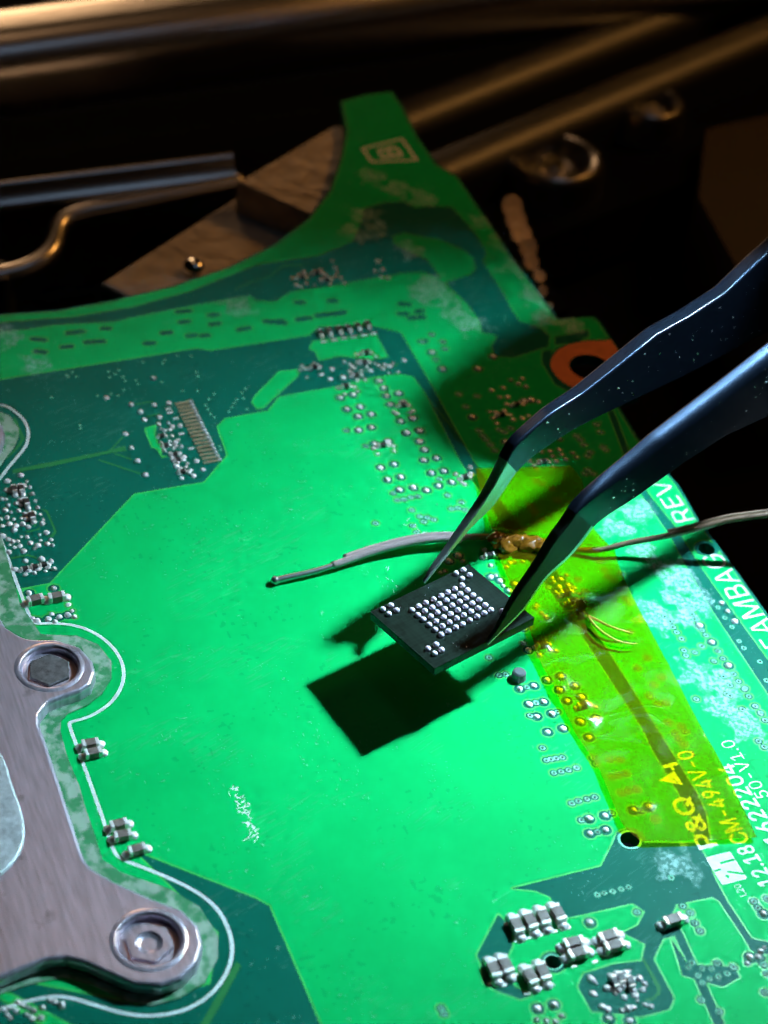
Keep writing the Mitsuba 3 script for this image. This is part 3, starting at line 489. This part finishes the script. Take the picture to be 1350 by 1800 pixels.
# string of flat round beads at the board's edge
bead = lathe([(0, -.18), (1, -.18), (1.12, 0), (1, .18), (.86, .12), (0, .12)], 20)
for k in range(8):
    s = k / 7
    x, y, z = 43.5 + 6.5 * s, 44 + 28 * s, -8.0 - 2.0 * s
    r = .45 + 1.15 * min(1, s * 1.45)
    m = bead.copy()
    m.apply_scale([r, r, 1.2])
    m.apply_transform(trimesh.transformations.rotation_matrix(math.radians(48 + 9 * math.sin(k * 2.1)), [1, 0, 0]))
    m.apply_translation([x + .25 * math.sin(k * 3.7), y, z])
    put('bead_string__bead', m, 'bronze', 30)
tag('bead_string', 'tapering string of flat round bronze beads beside the board edge', 'bead string')

# ---------------------------------------------------------------- circuit board
B = 'circuit_board'
outline = Polygon(BOARD).buffer(0)
hole_shapes = [Point(*RINGHOLE[0]).buffer(2.75, 24)] + [Point(*h).buffer(r, 16) for h, r in zip(HOLES, (1.0, .78, 1.0))]
holes = unary_union(hole_shapes)
body = outline.difference(holes)
TH = 1.6
sub = prism(body, -TH, 0)
put(B + '__substrate', sub, 'mask_substrate', label='dark green board base that shows between the light green copper areas')
copper = outline.buffer(-.35)
for d in (D1, D2, D4, D5, D6, D7, D10, D11, D12, D13):
    copper = copper.difference(Polygon(d).buffer(0))
for l in (L5, L6, L8, L10):
    copper = copper.union(Polygon(l).buffer(0).intersection(outline.buffer(-.35)))
trace_area = unary_union([LineString(t).buffer(.13) for t in TRACES] + [Polygon(l).buffer(0) for l in (L7, L9, L11, L12, L13, L14)])
clear = [LineString([(a, b), (c, d)]).buffer(.42, 6) for a, b, c, d in SLOTS]
clear += [Point(*p).buffer(.66, 5) for p in PADS] + [Point(*p).buffer(.46, 5) for p in VIAS]
clear += [Point(*p).buffer(.36, 4) for p in SMALL]
ringpoly = Polygon(smooth_poly(RING, True, 60))
clear += [holes.buffer(.45, 12), ringpoly.buffer(.35)]
trace_area = trace_area.difference(unary_union(clear)).difference(copper.buffer(.02))
copper = copper.difference(unary_union(clear)).buffer(-.04).buffer(.04).simplify(.012)
CU = .05
rim_w = .2
ps = sorted(polys(copper), key=lambda p: -p.area)
inner = []
for k, p in enumerate(ps):
    fill = p.buffer(-rim_w, quad_segs=2).simplify(.02)
    if p.area > 12:
        put(B + '__copper_area', prism(fill, 0., CU), 'mask_copper')
        inner.append((p, fill))
    else:
        inner.append((p, fill if p.area > 1 else Polygon()))
rest = [f for p, f in inner if p.area <= 12 and not f.is_empty]
if rest:
    k = put(B + '__trace_copper', prism(unary_union(rest), 0., CU), 'mask_copper')
    labels[k] = dict(label='narrow light green copper traces between the parts', kind='stuff')
k = put(B + '__fine_traces', prism(trace_area, 0., CU - .02), 'mask_trace')
labels[k] = dict(label='dull olive green circuit traces on the dark areas', kind='stuff')
rim = unary_union([p.difference(f) for p, f in inner])
k = put(B + '__copper_edge', prism(rim, 0., CU - .012), 'mask_rim')
labels[k] = dict(label='yellowish green edge line round the copper areas', kind='stuff')

# mounting ring
put(B + '__mounting_ring', prism(ringpoly.intersection(outline.buffer(-.2)).difference(hole_shapes[0].buffer(.02)), 0, .07), 'bare_copper', label='bare orange copper ring round the large hole at the board edge')
tor = trimesh.creation.annulus(r_min=1.0, r_max=1.28, height=.1, sections=32)
tor.apply_translation([HOLES[0][0], HOLES[0][1], .05])
put(B + '__hole_rim', tor, 'via_metal')
tor = trimesh.creation.annulus(r_min=.78, r_max=.98, height=.1, sections=28)
tor.apply_translation([HOLES[1][0], HOLES[1][1], .05])
put(B + '__hole_rim', tor, 'via_metal')

# solder pads, joints and vias: alike pieces share a few meshes
pad_s = [shape(dome(.40, .26, 12, 4, .3, s), 'solder', True) for s in range(4)]
for i, (x, y) in enumerate(PADS):
    s = .92 + .22 * rng.random()
    put(B + '__solder_pad', pad_s[i % 4], None, to_world=at(x, y, 0, rng.uniform(0, 360), s, s * (.8 + .5 * rng.random())))
joint_s = [shape(dome(.30, .22, 8, 3, .6, 20 + s), 'solder', True) for s in range(4)]
order = sorted(SMALL.tolist(), key=lambda q: q[1])
for i, (x, y) in enumerate(order[:295]):
    s = .75 + .5 * rng.random()
    put(B + '__solder_joint', joint_s[i % 4], None, to_world=at(x, y, 0, rng.uniform(0, 360), s, s * (.7 + .8 * rng.random())))
if order[295:]:
    ms = []
    for i, (x, y) in enumerate(order[295:]):
        m = dome(.30, .22, 8, 3, .6, i)
        m.apply_translation([x, y, 0])
        ms.append(m)
    k = put(B + '__solder_specks', trimesh.util.concatenate(ms), 'solder', True)
    labels[k] = dict(label='tiny far solder joints at the back of the board', kind='stuff')
via_m = lathe([(.34, 0), (.34, .03), (.29, .075), (.21, .085), (.14, .05), (.12, .02), (0, .02)], 12)
hole_m = lathe([(.11, .0), (.11, .028), (0, .028)], 8)
via_s, vh_s = shape(via_m, 'via_metal', 40), shape(hole_m, 'dark_hole')
for i, (x, y) in enumerate(VIAS):
    s = .95 + .15 * rng.random()
    k = put(B + '__via', via_s, None, to_world=at(x, y, 0, rng.uniform(0, 360), s, 1))
    scene[k + '__hole'] = {**vh_s, 'to_world': at(x, y, 0, 0, s, 1)}
ms = []
for x, y in DIM:
    m = lathe([(.2, 0), (.2, .02), (.12, .06), (0, .05)], 8)
    m.apply_translation([x, y, 0])
    ms.append(m)
k = put(B + '__small_via_dots', trimesh.util.concatenate(ms), 'via_metal', 40)
labels[k] = dict(label='faint tiny vias scattered over the dark green area', kind='stuff')

# capacitors: brown body, metal ends, solder fillets
cap_cache = {}


def cap_mesh(L):
    if L not in cap_cache:
        w, h_ = L * .52, min(.85, L * .46)
        body_m = rbox(L * .60, w, h_, .05)
        body_m.apply_translation([0, 0, .05])
        end = rbox(L * .23, w * 1.03, h_ * 1.02, .06)
        end.apply_translation([L * .40, 0, .04])
        fil = dome(w * .62, h_ * .62, 10, 4, .35, 3)
        fil.apply_translation([L * .60, 0, 0])
        e = trimesh.util.concatenate([end, fil])
        e2 = e.copy()
        e2.apply_scale([-1, 1, 1])
        e2.invert()
        cap_cache[L] = (body_m, e, e2)
    return cap_cache[L]


cap_shapes = {}
for i, (x, y, k, L) in enumerate(CAPS):
    if L not in cap_shapes:
        bm, e, e2 = cap_mesh(L)
        cap_shapes[L] = (shape(bm, 'ceramic', 35), shape(bm, 'ceramic_dark', 35), shape(e, 'solder', 35), shape(e2, 'solder', 35))
    a, ad, b_, c_ = cap_shapes[L]
    dark_one = L < 1.35
    tw = at(x, y, 0, (90 if k else 0) + rng.uniform(-4, 4))
    kk = put(B + ('__resistor' if dark_one else '__capacitor'), {**(ad if dark_one else a), 'to_world': tw}, None)
    scene[kk + '__terminal'] = {**b_, 'to_world': tw}
    scene[kk + '__terminal_001'] = {**c_, 'to_world': tw}
ind = lathe([(0, 1.1), (.55, 1.1), (.75, .95), (.8, .7), (.8, .2), (.9, 0)], 20)
ind.apply_translation([INDUCTOR[0][0], INDUCTOR[0][1], 0])
put(B + '__inductor', ind, 'grey_core', 35, label='round grey component standing at the tape edge')
land = shape(rbox(.62, .34, .12, .05), 'solder', 30)
for x, y in LAND4:
    put(B + '__solder_land', land, None, to_world=at(x, y, 0, rng.uniform(-5, 5), 1.1))
for x, y in LAND6:
    put(B + '__solder_land', land, None, to_world=at(x, y, 0, 0, 1.5))
for x, y in LANDS:
    put(B + '__solder_land', land, None, to_world=at(x, y, 0, 0, 1.25, 1))
# fine-pitch connector footprint
pin = shape(rbox(2.2, .38, .22, .08), 'gold_pin', 35)
toe = shape(rbox(.55, .40, .34, .1), 'solder', 35)
for k in range(17):
    y = 26.05 - k * (26.05 - 14.2) / 16
    kk = put(B + '__connector_pin', pin, None, to_world=at(-17.05, y, 0, rng.uniform(-2, 2)))
    scene[kk + '__solder_toe'] = {**toe, 'to_world': at(-16.1, y, .02)}

def smooth_line(p):
    for _ in range(3):                     # Chaikin corner cutting
        p = np.concatenate([[p[0]], np.stack([p[:-1] * .75 + p[1:] * .25, p[:-1] * .25 + p[1:] * .75], 1).reshape(-1, 2), [p[-1]]])
    return p


# white print: frame line round the backplate, lettering, boxes
for s in (SILK1, SILK0):
    line = LineString(smooth_line(s)).buffer(.2, join_style=1)
    put(B + '__print_line', prism(line, CU * .2, CU + .03), 'silk_white', label='white printed outline round the metal plate')
for s, x, y, ln, h_ in TEXTS:
    m = text(s, h_, ln, .035, bold=s[0] in 'PC1')
    m.apply_translation([x, y, CU])
    put(B + '__lettering', m, 'silk_white', label='white printed lettering')
m = text('B', 3.4, 3.0, .035, True)
m.apply_translation([32.1, 74.6, CU])
put(B + '__lettering', m, 'silk_white', label='white printed letter B inside a box')
bx = Polygon([(26.55, 78.2), (33.9, 79.5), (33.9, 72.8), (26.6, 73.9)])
put(B + '__print_box', prism(bx.difference(bx.buffer(-.5)), CU, CU + .03), 'silk_white')
put(B + '__print_arrow', prism(Polygon([(12.5, -48.3), (14.8, -47.5), (14.8, -49.6)]), CU, CU + .03), 'silk_white')
put(B + '__print_arrow', prism(box(13.9, -46.9, 15.6, -46.4).union(box(14.6, -47.4, 14.95, -46.4)), CU, CU + .03), 'silk_white')
logo = unary_union([box(12.6, -62.6, 15.2, -59.2)])
cut = unary_union([box(13.6, -60.3, 15.3, -60.0), box(12.5, -61.0, 13.3, -60.75), LineString([(13.9, -61.4), (15.3, -62.1)]).buffer(.15), Point(13.5, -61.9).buffer(.22)])
put(B + '__print_logo', prism(logo.buffer(.15).difference(cut), CU, CU + .04), 'silk_white', label='white printed certification mark block')
m = text('L20', .8, 1.5, .03)
m.apply_translation([14.3, -64.6, CU])
put(B + '__lettering', m, 'silk_white')

# scuffs of white scratched flux
ms = []
g = np.random.default_rng(3)
for _ in range(60):
    k = g.uniform()
    c = SCUFF[0] * (1 - k) + SCUFF[4] * k + g.normal(0, .28, 2)
    ms.append(prism(LineString([c, c + g.normal(0, .12, 2), c + g.normal(0, .3, 2)]).buffer(g.uniform(.02, .06), 2), CU, CU + .02 + .01 * g.random()))
for x, y in SCUFFS[:6]:
    for _ in range(2):
        c = np.array([x, y]) + g.normal(0, .25, 2)
        ms.append(prism(LineString([c, c + g.normal(0, .3, 2)]).buffer(.04), CU, CU + .02))
k = put(B + '__flux_scuffs', trimesh.util.concatenate(ms), 'silk_white')
labels[k] = dict(label='white scratch marks on the bright green copper', kind='stuff')
tag(B, 'bright green circuit board with solder pads, white lettering and an orange ring hole', 'circuit board')

# ---------------------------------------------------------------- insulating film and metal backplate
film = unary_union([Polygon(INSUL).buffer(0), Polygon(INSULEFT).buffer(0)]).buffer(.3).buffer(-.3)
put('insulating_film', prism(film, CU + .03, .2), 'insulator_film')
tag('insulating_film', 'mottled translucent green film showing round the metal plate', 'film')
put('insulating_film_001', prism(Polygon(INSUL0).buffer(.2), CU + .03, .2), 'insulator_film')
tag('insulating_film_001', 'mottled film patch inside the upper white curved line', 'film')
pl_pts = np.array(PLATE)
pl = Polygon(pl_pts).buffer(0).buffer(.5).buffer(-1.).buffer(.5)
stud_holes = [Point(*s).buffer(3.0, 24) for s in STUDS]
plate_top = pl.difference(unary_union(stud_holes))
put('metal_plate__body', rounded_slab(plate_top, .22, 1.7, .5, 5), 'backplate_metal', 35)
put('metal_plate__embossed_panel', rounded_slab(Polygon(smooth_poly(PANEL, True, 80)).buffer(0), 1.6, 2.05, .3, 4), 'frosted_panel', 35)
ringp = [(2.95, .6), (2.95, 1.4), (3.02, 1.62), (3.14, 1.78), (3.3, 1.84), (3.5, 1.80), (3.75, 1.70), (3.8, 1.5)]
for i, s in enumerate(STUDS):
    m = lathe(ringp, 48)
    m.apply_translation([s[0], s[1], 0])
    k = put('metal_plate__stud', m, 'backplate_metal', 40)
    cup = lathe([(3.02, .9), (2.55, .95), (2.4, 1.0), (0, 1.0)], 40)
    cup.apply_translation([s[0], s[1], 0])
    scene[k + '__dish'] = shape(cup, 'backplate_metal', 40)
    hx = Polygon([(2.4 * math.cos(a), 2.4 * math.sin(a)) for a in np.arange(6) * math.pi / 3 + (.25 if i == 0 else .52)])
    hm = rounded_slab(hx.difference(Point(0, 0).buffer(1.25 if i else .01, 24)), .95, 1.35, .12, 2)
    hm.apply_translation([s[0], s[1], 0])
    scene[k + '__hex_head'] = shape(hm, 'backplate_metal' if i else 'dark_steel', 30)
    if i:
        dm = lathe([(1.27, 1.3), (1.1, 1.15), (.7, .98), (.25, .93), (0, .92)], 32)
        dm.apply_translation([s[0], s[1], 0])
        scene[k + '__dimple'] = shape(dm, 'backplate_metal', True)
tag('metal_plate', 'brushed grey metal backing plate with two round hex studs', 'metal plate')
tag('metal_plate__stud', 'round stud with a dull dark hexagonal head')
tag('metal_plate__stud_001', 'round stud with a bright dimpled hexagonal head')
put('metal_lug__body', rounded_slab(Polygon(PLATE0).buffer(0), .22, 1.7, .35, 3), 'backplate_metal', 35)
tag('metal_lug', 'end of a metal lug inside the upper white curved outline', 'metal lug')

# ---------------------------------------------------------------- amber tape with the wire under it
tp = Polygon(TAPE).buffer(0)
xs, ys = np.meshgrid(np.arange(4, 27, .42), np.arange(-60, 6, .42))
gp = np.stack([xs.ravel(), ys.ravel()], 1) + np.random.default_rng(1).uniform(-.1, .1, (xs.size, 2))
inn = tp.buffer(-.22)
gp = np.array([q for q in gp if inn.contains(Point(*q))])
bd = np.array([tp.exterior.interpolate(s).coords[0] for s in np.arange(0, tp.exterior.length, .4)])
pts = np.vstack([gp, bd])
tri = Delaunay(pts).simplices
cen = pts[tri].mean(1)
tri = tri[[tp.buffer(.02).contains(Point(*c)) for c in cen]]
wpath = LineString(WIREB[:, :2])


def tape_z(q):
    z = .34 + .6 * meshkit.fbm(np.c_[q * .14, np.zeros(len(q))], 3, 4) + .03 * meshkit.fbm(np.c_[q * .7, np.ones(len(q))], 2, 9)
    for x, y in TAPEBUMPS:
        z = z + .42 * np.exp(-((q[:, 0] - x) ** 2 + (q[:, 1] - y) ** 2) / 1.6)
    for x, y in PADS:
        z = z + .12 * np.exp(-((q[:, 0] - x) ** 2 + (q[:, 1] - y) ** 2) / .3)
    dw = np.array([wpath.distance(Point(*p)) for p in q])
    z = z + .75 * np.exp(-(dw / .8) ** 2)
    ridge = np.abs(np.sin((q[:, 0] * .35 + q[:, 1] * .95) * .55 + 2.2 * meshkit.noise(np.c_[q * .12, np.zeros(len(q))], 3) * 3))
    z = z + .13 * np.exp(-(ridge / .22) ** 2) * meshkit.noise(np.c_[q * .2, np.ones(len(q)) * 4], 5)
    return z


tz = tape_z(pts)
tape_mesh = trimesh.Trimesh(np.c_[pts, tz], tri, process=False)
tape_mesh.fix_normals()
if tape_mesh.face_normals[:, 2].mean() < 0:
    tape_mesh.invert()
put('amber_tape', tape_mesh, 'tape_film', True)
tag('amber_tape', 'strip of wrinkled translucent yellow tape over wire and components', 'tape')

wa, wb = spline(WIREA, 60), spline(WIREB, 110)
wa[:, 2] = np.maximum(wa[:, 2], .35)
ns = 16
put('brown_wire__insulation', tube(wa[ns + 2:], .46, 14), 'wire_insulation', True, label='brown plastic sleeve of the wire')
side_off = np.array([.25, .62, .25])
ws = wa[ns + 6:-2] + side_off * np.array([1, 1, .3])
put('brown_wire__insulation', tube(ws, .36, 12), 'wire_insulation', True)
bare = wa[:ns + 4].copy()
put('brown_wire__bare_end', tube(bare, np.linspace(.42, .34, len(bare)), 12), 'wire_bare', True, label='bare tinned end of the wire')
tipb = trimesh.creation.icosphere(2, .52)
tipb.apply_translation(bare[0] + [.1, 0, .05])
scene['brown_wire__bare_end__solder_tip'] = shape(tipb, 'wire_bare', True)
put('brown_wire__lead', tube(wb, np.interp(np.arange(110), [0, 15, 40, 60, 110], [.42, .36, .34, .38, .36]), 12), 'wire_brown', True)
w2 = wb[50:] + np.array([.12, .42, .2])
put('brown_wire__lead', tube(w2, .30, 10), 'wire_brown', True)
tag('brown_wire', 'thin brown twin wire with one bare end, held down by yellow tape', 'wire')
for s_, lab in ((STRAND1, 'upper of two thin golden strands curling over the yellow tape'), (STRAND2, 'lower of two thin golden strands curling over the yellow tape')):
    k = put('wire_strand', tube(spline(s_, 24), np.r_[np.linspace(.17, .12, 20), np.linspace(.12, .05, 4)], 8), 'strand_gold', True)
    tag(k, lab, 'strand')

g_ = np.random.default_rng(21)
ms = []
for k in range(9):
    s = k / 8
    m = dome(1.0, .8, 16, 6, .7, 40 + k)
    m.apply_scale([1.15 + .4 * g_.random(), .8 + .35 * g_.random(), .8 + .5 * g_.random()])
    m.apply_translation([GLUE[0][0] * (1 - s) + GLUE[1][0] * s, GLUE[0][1] * (1 - s) + GLUE[1][1] * s + g_.normal(0, .35), .95])
    ms.append(m)
put('glue_blob', trimesh.util.concatenate(ms), 'amber_glue', True)
tag('glue_blob', 'lumpy dark amber glue holding the wire on the tape behind the tweezers', 'glue blob')

# ---------------------------------------------------------------- the memory chip
from scipy.spatial.transform import Rotation as Rot
CR = Rot.from_rotvec([-.07662867, -.0312831, .28001852]).as_matrix()
CC = np.array([-2.717, -25.375, 7.8814])


def chip_put(key, mesh, bsdf, smooth=False, local=(0, 0, 0), **k):
    m = mesh.copy()
    v = np.asarray(m.vertices) + np.asarray(local)
    m.vertices = v @ CR.T + CC
    return put(key, m, bsdf, smooth, **k)


pk = box(-7.25, -6.15, 6.55, 5.05)
chip_put('memory_chip__laminate', prism(pk, -.28, 0), 'chip_mask', label='dark green underside of the chip')
chip_put('memory_chip__mould', rounded_slab(pk.buffer(-.03), -1.05, -.285, .02, 1), 'chip_mould', label='black moulded body of the chip')
ball = trimesh.creation.icosphere(2, .34)
spots = [(j - 3.5, -(i - 2.5)) for i in range(6) for j in range(8)]
spots += [(sx * 4.9 + dx * .52 - .1, sy * 3.95 + dy * .52) for sx in (-1.09, 1) for sy in (-1, 1) for dx in (-1, 1) for dy in (-1, 1)]
for i, (x, y) in enumerate(spots):
    b_ = ball.copy()
    g_ = np.random.default_rng(i)
    b_.apply_scale([1 + .1 * g_.random(), 1 + .1 * g_.random(), .80 + .2 * g_.random()])
    chip_put('memory_chip__solder_ball', b_, 'ball_metal', True, (x + g_.normal(0, .025), y + g_.normal(0, .025), .16))
ms = []
g_ = np.random.default_rng(11)
for _ in range(16):
    b_ = trimesh.creation.icosphere(1, g_.uniform(.03, .08))
    b_.apply_translation([g_.uniform(-6.8, 6.2), g_.uniform(-5.7, 4.7), .03])
    ms.append(b_)
k = chip_put('memory_chip__solder_specks', trimesh.util.concatenate(ms), 'ball_metal')
labels[k] = dict(label='tiny solder specks on the chip', kind='stuff')
tag('memory_chip', 'dark square memory chip, solder balls up, gripped by the tweezer tips', 'memory chip')

# ---------------------------------------------------------------- the tweezers
HD = np.array([math.cos(math.radians(24)), math.sin(math.radians(24)), 0])
NN = np.array([-HD[1], HD[0], 0])


def loft(secs):
    n, f = len(secs[0]), []
    v = np.concatenate(secs)
    for i in range(len(secs) - 1):
        for j in range(n):
            a, b_ = i * n + j, i * n + (j + 1) % n
            f += [[a, b_, b_ + n], [a, b_ + n, a + n]]
    v = list(v)
    for e in (0, len(secs) - 1):
        v.append(secs[e].mean(0))
        for j in range(n):
            t_ = [len(v) - 1, e * n + j, e * n + (j + 1) % n]
            f.append(t_ if e else t_[::-1])
    m = trimesh.Trimesh(np.array(v), f, process=False)
    m.fix_normals()
    return m


def section(top, bot, th, face, rt, rb):
    """Rounded cross-section between top and bottom of the visible face; the strip's thickness lies behind it."""
    up = top - bot
    H = np.linalg.norm(up)
    up = up / max(H, 1e-6)
    r1, r2 = min(rt, H * .48, th * .9), min(rb, H * .4, th * .45)
    r0 = min(.12 * th, H * .2)
    q = []

    def arc(cx, cy, r, a0, a1, n=5):
        for k in range(n):
            a = math.radians(a0 + (a1 - a0) * k / (n - 1))
            q.append((cx + r * math.cos(a), cy + r * math.sin(a)))
    # across: 0 = face plane, th = back; height 0..H.
    arc(r1, H - r1, r1, 180, 90)
    arc(th - r0, H - r0, r0, 90, 0)
    arc(th - r2, r2, r2, 0, -90)
    arc(r2, r2, r2, -90, -180)
    return np.array([bot + up * b_ + NN * face * a for a, b_ in q])


def arm(st, th, rt, rb, ext):
    pts_ = st.reshape(-1, 2, 3)
    from scipy.interpolate import PchipInterpolator
    pts_ = np.concatenate([pts_, ext])
    mid = pts_.mean(1)
    s = np.r_[0, np.cumsum(np.linalg.norm(np.diff(mid, axis=0), axis=1))]
    f = PchipInterpolator(s, pts_.reshape(len(pts_), 6))
    return s, lambda u: f(u).reshape(2, 3)


def make_arm(name, st, face, ext, cut, rt, seed=5):
    s, at_ = arm(st, 1, .3, .3, ext)
    total = s[-1]
    us = np.r_[np.linspace(0, cut, 16), np.linspace(cut, cut + 14, 16)[1:], np.linspace(cut + 14, total, 26)[1:]]

    def sec(u, grow=0.):
        a, b_ = at_(u)
        th = np.interp(u, [0, 6, cut, cut + 20, total], [.35, .8, 1.25, 1.7, 2.2] if face > 0 and rt < 1 else [.35, .8, 1.3, 1.9, 2.4])
        k = np.interp(u, [0, cut, cut + 8, total], [.12, .35, rt, rt * 1.2])
        up = (a - b_) / np.linalg.norm(a - b_)
        return section(a + up * grow, b_ - up * grow, th + grow, face, k, .25)
    i = 15
    k = put('tweezers__' + name, loft([sec(u, .05) for u in us[i:]]), 'tweezer_black', 50)
    scene[k + '__steel_tip'] = shape(loft([sec(u) for u in us[:i + 1]]), 'tweezer_polished' if rt > 1 else 'tweezer_steel', 40)
    if rt > 1:
        def edge(u):
            a, b_ = at_(u)
            up = (a - b_) / np.linalg.norm(a - b_)
            w = np.interp(u, [0, cut], [.15, .62])
            return section(b_ + up * w, b_ - up * .03, w * 1.2, face, .05, .05) - NN * .03
        scene[k + '__ground_edge'] = shape(loft([edge(u) for u in us[:i + 1]]), 'tweezer_steel', 40)
        labels[k + '__ground_edge'] = dict(label='bright ground edge along the dark tip')
    labels[k + '__steel_tip'] = dict(label='bare steel tip pressed against the chip edge')
    # dust on the coat
    g_ = np.random.default_rng(seed)
    ms = []
    for _ in range(85):
        u = cut + 1 + g_.random() ** .8 * 55
        a, b_ = at_(u)
        w = g_.uniform(.08, .92)
        p = a * w + b_ * (1 - w) - NN * .05
        r = .022 + .07 * g_.random() ** 3 * (2.2 if g_.random() < .08 else 1)
        d = trimesh.creation.icosphere(1, r)
        d.apply_scale([1 + g_.random(), .6, 1 + .6 * g_.random()])
        d.apply_translation(p)
        ms.append(d)
    scene[k + '__dust_specks'] = shape(trimesh.util.concatenate(ms), 'dust')
    labels[k + '__dust_specks'] = dict(label='white dust specks on the black coat', kind='stuff')
    return s


extL = np.array([[[75, 16, 31], [80, 18, 15]], [[100, 25, 32], [102, 26, 19]], [[135, 38, 32], [136, 38.5, 22]], [[175, 55, 33], [175.5, 55.2, 24]]])
extR = np.array([[[68, -4.6, 32.5], [74, -2.2, 18.5]], [[100, 14, 32.5], [101, 15, 20]], [[135, 35.4, 32], [136, 36, 22]], [[175, 53.4, 33], [175.5, 53.6, 24]]])
mL = ARM_L.reshape(-1, 2, 3).mean(1)
mR = ARM_R.reshape(-1, 2, 3).mean(1)
cutL = np.linalg.norm(np.diff(mL[:7], axis=0), axis=1).sum()
cutR = np.linalg.norm(np.diff(mR[:7], axis=0), axis=1).sum()
make_arm('arm', ARM_L, 1, extL, cutL, .35)
make_arm('arm', ARM_R, 1, extR, cutR, 1.7, 8)
labels['tweezers__arm'] = dict(label='flat black coated arm behind the chip')
labels['tweezers__arm_001'] = dict(label='rounded black coated arm in front of the chip')
tag('tweezers', 'black coated bent steel tweezers gripping the chip from the side', 'tweezers')
